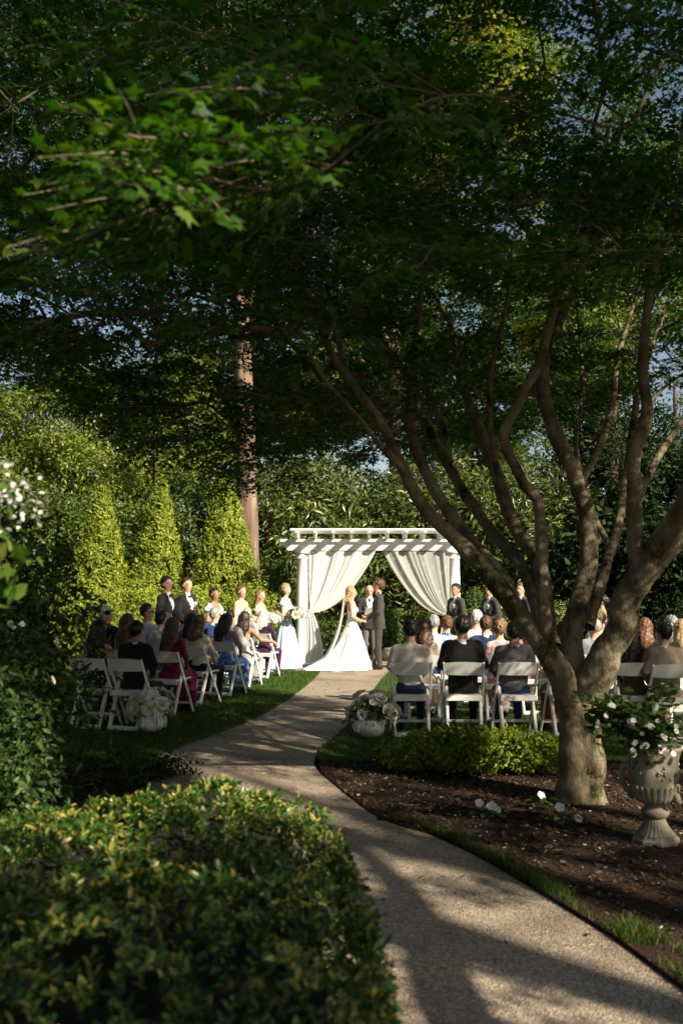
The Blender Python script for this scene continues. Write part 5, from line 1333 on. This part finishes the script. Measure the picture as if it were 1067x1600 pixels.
SMALL = petal_mesh('small_bloom', [(6, .020, .018, .5), (5, .014, .014, 1.1)], LM['white'])
def place_mesh(me, name, parent, loc, nrm, sc=1.0):
    o = link(bpy.data.objects.new(name, me), parent)
    q = Vector(nrm).normalized().to_track_quat('Z', 'Y'); o.rotation_mode = 'QUATERNION'
    o.rotation_quaternion = q @ Matrix.Rotation(RNG.uniform(0, 6.28), 3, 'Z').to_quaternion(); o.location = loc; o.scale = (sc,)*3
    return o
def single_leaf(name, tm, mat):
    return mesh_np(name, np.array(tm[0]), [np.array([p]) for p in tm[1]], [mat])
LM['urn_leaf'] = leaf_mat('begonia_leaf', [(0, (.02, .06, .012)), (.7, (.045, .11, .02)), (1, (.13, .17, .03))], trans=.25, rough=.3, spec=.5, per_object=True)
URNLEAF = single_leaf('leaf', LEAF6, LM['urn_leaf']); HEDGELEAF = single_leaf('leaf', LEAF6, LM['hedge_single'])
WIDE6 = ([(0,0,0),(.3,.32,.06),(.7,.28,.05),(1,0,-.08),(.7,-.28,.05),(.3,-.32,.06),(.5,0,-.03)], LEAF6[1])
URNLEAF_W = single_leaf('leaf', WIDE6, LM['urn_leaf'])
def place_leaf(me, parent, loc, d, n, sc, name='leaf'):
    d = Vector(d).normalized(); n = Vector(n); n = (n-d*n.dot(d)).normalized(); b = n.cross(d)
    o = link(bpy.data.objects.new(name, me), parent)
    m = Matrix(((d.x*sc, b.x*sc, n.x*sc, loc[0]), (d.y*sc, b.y*sc, n.y*sc, loc[1]), (d.z*sc, b.z*sc, n.z*sc, loc[2]), (0, 0, 0, 1)))
    o.matrix_local = m
    return o

def bouquet(name, label, loc, rad, nfl, droop, parts=True, cat='bouquet', spread=(1, 1, .8), seed=1, trail=True):
    rr = np.random.default_rng(seed); root = empty(name, loc); tag(root, label, cat)
    for i in range(nfl):
        d = rr.normal(size=3); d[2] = abs(d[2])*.8+(-.15 if droop else .05); d /= np.linalg.norm(d)
        p = d*rad*np.array(spread)*rr.uniform(.75, 1.05)
        me = [ROSE[0], ROSE[1], MUM, MUM, SMALL][i % 5]; place_mesh(me, 'flower', root, p, d, rr.uniform(.8, 1.25)*rad/.16*(1.0 if me is not SMALL else 1.3))
    n = 260; d = rr.normal(size=(n, 3)); d /= np.linalg.norm(d, axis=1, keepdims=True); d[:, 2] = np.abs(d[:, 2])*.9-.25
    C = d*rad*np.array(spread)*rr.uniform(.4, 1.15, n)[:, None]
    leaf_obj('foliage', C, d+rr.normal(size=(n, 3))*.6, rr.uniform(.03, .06, n)*rad/.15, LEAF4, LM['mid'], root)
    mb = MB()
    if trail:
        for k in range(6):
            a = rr.uniform(0, 6.28); e = np.array([math.cos(a), math.sin(a), 0])*rad*1.1
            mb.tube(catmull([(0, 0, 0), e*.8+np.array([0, 0, .03]), e*1.1+np.array([0, 0, -rad*.9])], 4), .004, 4)
    for k in range(5): mb.tube([(0, 0, .02), (rr.normal(0, .012), rr.normal(0, .012), -rad*1.1)], .006, 5)
    mb.build('stems', M['stem'], root, True)
    return root

def swan(loc, rz, label):
    root = empty('swan_vase', loc, rz); tag(root, label, 'vase')
    def piece(nm, ps, h=.008, **kw):
        v, q = sdf_mesh(ps, h, **kw); return link(bpy.data.objects.new(nm, mesh_np(nm, v, [q], [M['ceramic']], None, True)), root)
    piece('body', [prim((0, -.02, .105), (0, .03, .115), .145, .135, 'b', (1, 1.1, .78)), prim((0, -.12, .12), (0, -.21, .19), .07, .02, 'b')], cuts=[lambda P: .0-P[..., 2], lambda P: -np.maximum(np.sqrt(P[..., 0]**2+P[..., 1]**2)-.085, .15-P[..., 2])])
    for s in (-1, 1):
        piece('wing', [prim((s*.128, .05, .125), (s*.10, -.15, .17), .082, .03, 'w', (.33, 1, .85))], wob=.004, wf=150)
    nk = catmull([(0, .13, .12), (0, .185, .18), (0, .17, .25), (0, .135, .31), (0, .15, .355), (0, .18, .36)], 5)
    MB().tube(nk, np.interp(np.linspace(0, 1, len(nk)), [0, .3, .8, 1], [.045, .028, .02, .022]), 12).build('neck', M['ceramic'], root, True)
    piece('head', [prim((0, .175, .358), (0, .20, .35), .026, .021, 'h')])
    MB().tube([(0, .21, .348), (0, .235, .335), (0, .258, .322)], [.014, .010, .003], 8).build('beak', M['ceramic'], root, True)
    return root
pL = gp(236, 1148); pR = gp(577, 1156)
swan((pL.x, pL.y+.05, .02), face_to(.45, -1), 'white swan vase on the left lawn beside the aisle chair')
bouquet('flower_arrangement', 'cream and white flowers spilling from the left swan vase', (pL.x-.02, pL.y+.09, .27), .25, 32, True, cat='flowers', spread=(1.0, .75, 1.15), seed=5)
swan((pR.x, pR.y+.05, .02), face_to(-.8, .7), 'white swan vase on the grass corner beside the right row')
bouquet('flower_arrangement', 'white flowers and greenery in the right swan vase', (pR.x+.04, pR.y+.05, .27), .25, 30, True, cat='flowers', spread=(1.1, .75, .95), seed=9)
for px, d, dx, lab, z in [(447, 20.8, .27, 'white bouquet held by the blonde bridesmaid at the column', 1.10), (408, 19.9, .27, 'white bouquet held by the short strapless bridesmaid', 1.02), (378, 19.3, .27, 'white bouquet held by the tallest bridesmaid', 1.08), (336, 18.6, .27, 'white bouquet held by the dark-haired bridesmaid', 1.04)]:
    bouquet('bouquet', lab, (bx(px, d)+dx*.85, d-.14, z), .20, 24, True, seed=px)

# cast-stone urn
pu = gp(1024, 1318); urn = empty('garden_urn', (pu.x, pu.y, 0), -.85); tag(urn, 'weathered cast-stone urn with gadrooned bowl in the mulch', 'urn')
MB().lathe([(.150, .0), (.150, .035), (.135, .045), (.128, .06)], 8).build('plinth', M['stone'], urn)
MB().lathe([(.125, .06), (.110, .075), (.085, .105), (.068, .14), (.060, .165)], 96, flute=24, famp=.035).build('fluted_foot', M['stone'], urn, True)
MB().lathe([(.060, .165), (.075, .172), (.088, .19), (.090, .205), (.080, .222), (.060, .235), (.062, .25)], 32).build('collar_ring', M['stone'], urn, True)
MB().lathe([(.062, .25), (.105, .265), (.135, .30), (.145, .345), (.143, .375), (.138, .40), (.143, .46), (.152, .53), (.170, .59), (.185, .605), (.185, .62), (.165, .622), (.15, .59)], 48).build('bowl', M['stone'], urn, True)
gm = MB(); gm.ball((0, 0, 0), 1, 8, 8, sc=(.014, .019, .058)); gm = gm.mesh('gadroon', M['stone'], True)
for i in range(24):
    a = 2*math.pi*i/24; o = link(bpy.data.objects.new('gadroon', gm), urn); o.location = (.133*math.cos(a), .133*math.sin(a), .325); o.rotation_euler = (0, R(22), a)
for s in (0, 1):
    a = s*math.pi+.1; ca, sa = math.cos(a), math.sin(a); f = lambda r, z: (r*ca, r*sa, z)
    MB().tube(catmull([f(.135, .40), f(.185, .47), f(.225, .45), f(.225, .37), f(.185, .31), f(.14, .30)], 6), .018, 10).build('handle', M['stone'], urn, True)
    mh = MB(); mh.ball(f(.155, .305), .034, 10, 8, sc=(1, 1, 1.3)); mh.build('handle_mask', M['stone'], urn, True)
gar = MB()
for k in range(5):
    a0 = k*2*math.pi/5-1.9
    for i in range(16):
        a = a0+RNG.normal(0, .13); z = .475+RNG.normal(0, .022); r = .145+.012*(z-.46)/.1; gar.ball((r*math.cos(a), r*math.sin(a), z), RNG.uniform(.008, .014), 6, 4)
gar.build('relief_garland', M['stone'], urn, True)
up = empty('begonia_plant', (pu.x, pu.y, .60)); tag(up, 'white-flowering plant trailing over the rim of the stone urn', 'plant')
sm = MB(); tips = []
for k in range(38):
    a = RNG.uniform(0, 6.28); L_ = RNG.uniform(.12, .34); e = np.array([math.cos(a)*L_, math.sin(a)*L_*.9, RNG.uniform(.02, .36)])
    if k < 9: e = np.array([-RNG.uniform(.25, .46), RNG.uniform(-.2, .2), RNG.uniform(.10, .30)])
    if 9 <= k < 15: e = np.array([RNG.uniform(-.2, .25), -RNG.uniform(.16, .22), RNG.uniform(-.06, .06)])
    P = catmull([(e[0]*.12, e[1]*.12, -.04), (e[0]*.5, e[1]*.5, max(.12, e[2]*.8)), e], 5); sm.tube(P, np.linspace(.005, .0025, len(P)), 5)
    for i in range(3, len(P)):
        for s in range(1 if len(tips) % 2 else 2):
            if len(tips) < 290:
                d = RNG.normal(size=3); d[2] = d[2]*.4+.1; place_leaf(URNLEAF_W if k % 2 else URNLEAF, up, P[i]+RNG.normal(size=3)*.012, d, (RNG.normal(0, .4), RNG.normal(0, .4), 1), RNG.uniform(.055, .09)); tips.append(P[i])
tp_ = np.array(tips); C_ = tp_[RNG.integers(0, len(tp_), 620)]+RNG.normal(size=(620, 3))*.045
C_ = C_[C_[:, 2] > .01]
leaf_obj('foliage', C_, RNG.normal(size=C_.shape)*.45+UPZ, RNG.uniform(.045, .085, len(C_)), WIDE6, LM['box'], up, kind='stuff')
sm.build('stems', M['stem'], up, True)
for k in range(42):
    p = tips[RNG.integers(0, len(tips))] if k > 24 else np.array([RNG.uniform(-.22, .15), -RNG.uniform(.16, .23), RNG.uniform(-.04, .20)])
    place_mesh(SIMPLE if k % 2 else SMALL, 'flower', up, p+np.array([0, -.02, .02])+RNG.normal(size=3)*.012, (RNG.normal(0, .4), -1, .5), RNG.uniform(.75, 1.05))
# impatiens in the mulch
for px, py, nl, fl, lab in [(762, 1280, 20, [(-.06, 0, .10), (.02, -.05, .09), (.06, -.03, .06)], 'small white-flowered plant left of the trunk in the mulch'), (842, 1268, 18, [(.01, -.03, .11)], 'small dark-leaved plant in front of the maple trunk'), (880, 1296, 24, [(-.03, -.03, .14), (.09, -.04, .07)], 'bright-leaved plant with two pale flowers nearest the urn')]:
    p = gp(px, py); r = empty('impatiens_plant', (p.x, p.y, .012)); tag(r, lab, 'plant', 'bedding plants in the mulch')
    for i in range(nl):
        a = RNG.uniform(0, 6.28); q = RNG.uniform(.01, .09)
        place_leaf(URNLEAF_W, r, (math.cos(a)*q, math.sin(a)*q, RNG.uniform(.02, .10)), (math.cos(a), math.sin(a), RNG.normal(-.1, .3)), (RNG.normal(0, .3), RNG.normal(0, .3), 1), RNG.uniform(.05, .085))
    for f in fl: place_mesh(SIMPLE, 'flower', r, f, (RNG.normal(0, .2), -.8, .7), RNG.uniform(1.3, 1.6))
    mb = MB()
    for f in fl+[(0, 0, .07)]: mb.tube([(0, 0, -.02), (f[0]*.5, f[1]*.5, f[2]*.6), f], .003, 5)
    mb.build('stems', M['stem'], r, True)

# ------------------------------------------------------------------ near shrubs
pg_ = gp(757, 1222)
gh = shrub('golden_shrub', 'low golden-green shrub mound in front of the near right chairs', (pg_.x-.02, pg_.y+.42), (.84, .42, .40), 9000, .045, 'gold', far=.16, tmpl=LEAF4)
shrub('rose_shrub', 'tall dark rose shrub with white blooms at the left edge', (-2.62, 6.3), (1.05, .95, 2.25), 9000, .065, 'rose', far=.2, tmpl=LEAF6, stems=14)
rs = [o for o in bpy.data.objects if o.name == 'rose_shrub'][0]
for k in range(8):
    a = RNG.uniform(-1.9, .5); t = RNG.uniform(.55, 1)
    z = .3+1.9*t; r = .98*math.sqrt(max(.05, 1-((z-1.08)/1.25)**2))
    place_mesh(ROSE[1] if k % 3 else SMALL, 'flower', rs, (math.cos(a)*r, math.sin(a)*r, z), (math.cos(a), math.sin(a), .4), RNG.uniform(.35, .6))
hy = shrub('hydrangea_shrub', 'blurred yellow-green leaves and white panicles nearest at left', (-1.42, 3.35), (.36, .34, .56), 300, .10, 'maple_tip', nclump=24, cr=.5, tmpl=WIDE6)
hy.location.z = 1.48; mbh = MB()
for k in range(5): mbh.tube(catmull([(.05*k-.1, .03*k-.06, -1.5), (.06*k-.12, .04*k-.08, -.7), (.09*k-.18, .06*k-.12, .3)], 5), .009, 6)
mbh.build('canes', M['twig'], hy, True)
for k in range(3):
    c = np.array([.16+.07*k, -.05+.06*k, .53-.05*k]); n_ = 75
    leaf_obj('flower_panicle', c+RNG.normal(size=(n_, 3))*np.array([.05, .05, .06]), RNG.normal(size=(n_, 3))+UPZ, np.full(n_, .022), WIDE6, LM['white'], hy, kind='stuff')
shrub('leafy_shrub', 'small-leaved shrub with tiny white blooms at the left edge', (-1.98, 5.2), (.50, .45, 1.62), 4600, .05, 'rose', far=.26, tmpl=LEAF6)
ls_ = [o for o in bpy.data.objects if o.name == 'leafy_shrub'][0]
for k in range(7):
    a = RNG.uniform(-1.6, .3); z = RNG.uniform(.9, 1.6); place_mesh(SMALL, 'flower', ls_, (math.cos(a)*.5, math.sin(a)*.45, z), (math.cos(a), math.sin(a), .4), RNG.uniform(.8, 1.2))
for px, py, rx, h, lab in [(255, 1214, .42, .17, 'dark low plants where the lawn meets the path'), (165, 1225, .5, .22, 'dark low plants left of the path bend'), (85, 1240, .5, .30, 'dark ground plants under the rose shrub')]:
    p = gp(px, py); shrub('edging_plant', lab, (p.x, p.y), (rx, .26, h), 900, .05, 'dark', cat='plant', nclump=30, cr=.9, tmpl=LEAF4)
pr_ = gp(612, 1030)
mbk = MB(); mbk.ball((0, 0, .14), .30, 10, 7, sc=(1, .7, .75)); rk = mbk.build('boulder', M['rock'], None, True); rk.location = (bx(617, 23.0), 23.0, 0)
V_ = np.array([v.co for v in rk.data.vertices]); V_ *= 1+.12*np.sin(V_[:, [1, 2, 0]]*17+V_[:, [2, 0, 1]]*9); rk.data.vertices.foreach_set('co', V_.astype(np.float32).ravel()); tag(rk, 'pale boulder behind the groom at the edge of the planting', 'rock')

# foreground variegated hedge: leaves over a rounded block, the largest 300 are parts of their own
hedge = empty('variegated_hedge', (-1.15, 3.2, 0)); tag(hedge, 'variegated green and yellow hedge filling the lower left foreground', 'hedge')
def hedge_edge(y):      # right-hand face
    return np.interp(y, [1.4, 2.0, 2.7, 3.3, 4.0, 4.6, 4.95], [.06, .10, .12, .08, .0, -.14, -.42])
def hedge_top(x, y): return .745+.03*np.sin(x*5+1)*np.sin(y*4)+.02*np.sin(x*13+y*9)-.16*np.exp((y-4.95)/.12)-.22*np.exp((x-hedge_edge(y))/.10)
def whorls(C, N, k):
    """leaf rosettes at shoot tips: bases, leaf directions, leaf normals"""
    m = len(C); ax = N/np.linalg.norm(N, axis=1, keepdims=True); r0, r1, _ = frames(ax)
    az = 2*np.pi*np.arange(k)/k+RNG.uniform(0, 6.28, (m, 1))+RNG.normal(0, .35, (m, k)); tl = RNG.uniform(.05, 1.05, (m, k))
    rad_ = np.cos(az)[..., None]*ax_cross(r0, m, k)+np.sin(az)[..., None]*ax_cross(r1, m, k); A_ = ax_cross(ax, m, k)
    d = np.cos(tl)[..., None]*rad_+np.sin(tl)[..., None]*A_; n = np.cos(tl)[..., None]*A_-np.sin(tl)[..., None]*rad_+RNG.normal(0, .18, (m, k, 3))
    c = ax_cross(C, m, k)+A_*RNG.uniform(-.035, .02, (m, k))[..., None]
    return c.reshape(-1, 3), d.reshape(-1, 3), n.reshape(-1, 3)
def ax_cross(v, m, k): return np.repeat(v[:, None, :], k, 1)
n = 4500
Y = RNG.uniform(1.5, 4.95, n); X = hedge_edge(Y)-RNG.uniform(0, 1, n)**1.15*2.6; Z = hedge_top(X, Y)-np.abs(RNG.normal(0, .03, n))+.03*np.sin(X*17)*np.sin(Y*15)
C1 = np.stack([X, Y, Z], 1); N1 = np.stack([RNG.normal(0, .4, n)+.6*np.exp((X-hedge_edge(Y))/.10), RNG.normal(0, .4, n)-.1, np.full(n, .9)], 1)
n = 1100; Y = RNG.uniform(1.5, 4.9, n); Z = RNG.uniform(.02, .70, n); X = hedge_edge(Y)-np.abs(RNG.normal(0, .03, n))-.03+.05*np.sin(Z*4)
C2 = np.stack([X, Y, Z], 1); N2 = np.stack([np.full(n, .9), RNG.normal(0, .5, n), RNG.normal(.4, .5, n)], 1)
n = 600; X = RNG.uniform(-2.7, -.35, n); Z = RNG.uniform(.02, .65, n); Y = 4.93+.03*np.sin(X*7)-np.abs(RNG.normal(0, .04, n))
C3 = np.stack([X, Y, Z], 1); N3 = np.stack([RNG.normal(0, .5, n), np.full(n, .9), RNG.normal(.3, .5, n)], 1)
CA, NA = np.concatenate([C1, C2, C3]), np.concatenate([N1, N2, N3])
def far_edge(x): return np.interp(x, [-2.6, -1.7, -1.42, -1.25, -1.0, -.4, -.1, .1], [2.3, 3.2, 3.95, 4.45, 4.75, 4.92, 4.85, 4.8])
C3_ = np.arange(len(CA)) >= len(CA)-600; CA[C3_, 1] += far_edge(CA[C3_, 0])-4.93
kk_ = CA[:, 1] < far_edge(CA[:, 0])+.02; CA, NA = CA[kk_], NA[kk_]
CA[:, 2] -= np.where(CA[:, 2] > .5, .16*np.exp((CA[:, 1]-far_edge(CA[:, 0]))/.14), 0)
HC, HD, HN = whorls(CA, NA, 7)
HS = RNG.uniform(.022, .045, len(HC))
near_ = (HC[:, 0] > -.33*HC[:, 1]) & (HC[:, 1] < 3.4) & (HC[:, 1] > 2.0) & (HC[:, 2] > .6)
big = np.nonzero(near_)[0]; big = big[np.argsort(-(HS[big]/HC[big, 1]))[:300]]; keep = np.ones(len(HC), bool); keep[big] = False
HC = HC-np.array([-1.15, 3.2, 0])
fo_ = leaf_obj('foliage', HC[keep], HN[keep], HS[keep], LEAF6, LM['hedge'], hedge, spin=HD[keep], kind='stuff'); add_rim(fo_.data)
add_rim(HEDGELEAF)
for i in big: place_leaf(HEDGELEAF, hedge, HC[i], HD[i], HN[i], HS[i])
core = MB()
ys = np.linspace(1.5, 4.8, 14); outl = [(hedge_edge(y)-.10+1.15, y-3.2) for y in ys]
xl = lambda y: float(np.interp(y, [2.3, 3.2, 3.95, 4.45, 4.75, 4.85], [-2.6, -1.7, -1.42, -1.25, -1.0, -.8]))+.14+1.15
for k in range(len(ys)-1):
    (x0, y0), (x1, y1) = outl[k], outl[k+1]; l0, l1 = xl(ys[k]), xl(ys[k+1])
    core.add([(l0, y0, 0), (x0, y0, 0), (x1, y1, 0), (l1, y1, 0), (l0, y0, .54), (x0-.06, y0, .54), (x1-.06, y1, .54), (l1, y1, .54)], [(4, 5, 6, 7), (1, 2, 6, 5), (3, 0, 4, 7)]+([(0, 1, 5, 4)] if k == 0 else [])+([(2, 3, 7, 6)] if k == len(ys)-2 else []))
core.build('shade_core', surf_mat('hedge_inner_shade', [(.3, (.004, .006, .003)), (.7, (.014, .016, .007))], scale=40, rough=.95), hedge)  # near-black solid block standing in for the shade inside the hedge
print('objects', len(bpy.data.objects), 'tris', sum(sum(len(p.vertices)-2 for p in m.polygons) if len(m.polygons) < 400 else len(m.loops)-2*len(m.polygons) for m in bpy.data.meshes))
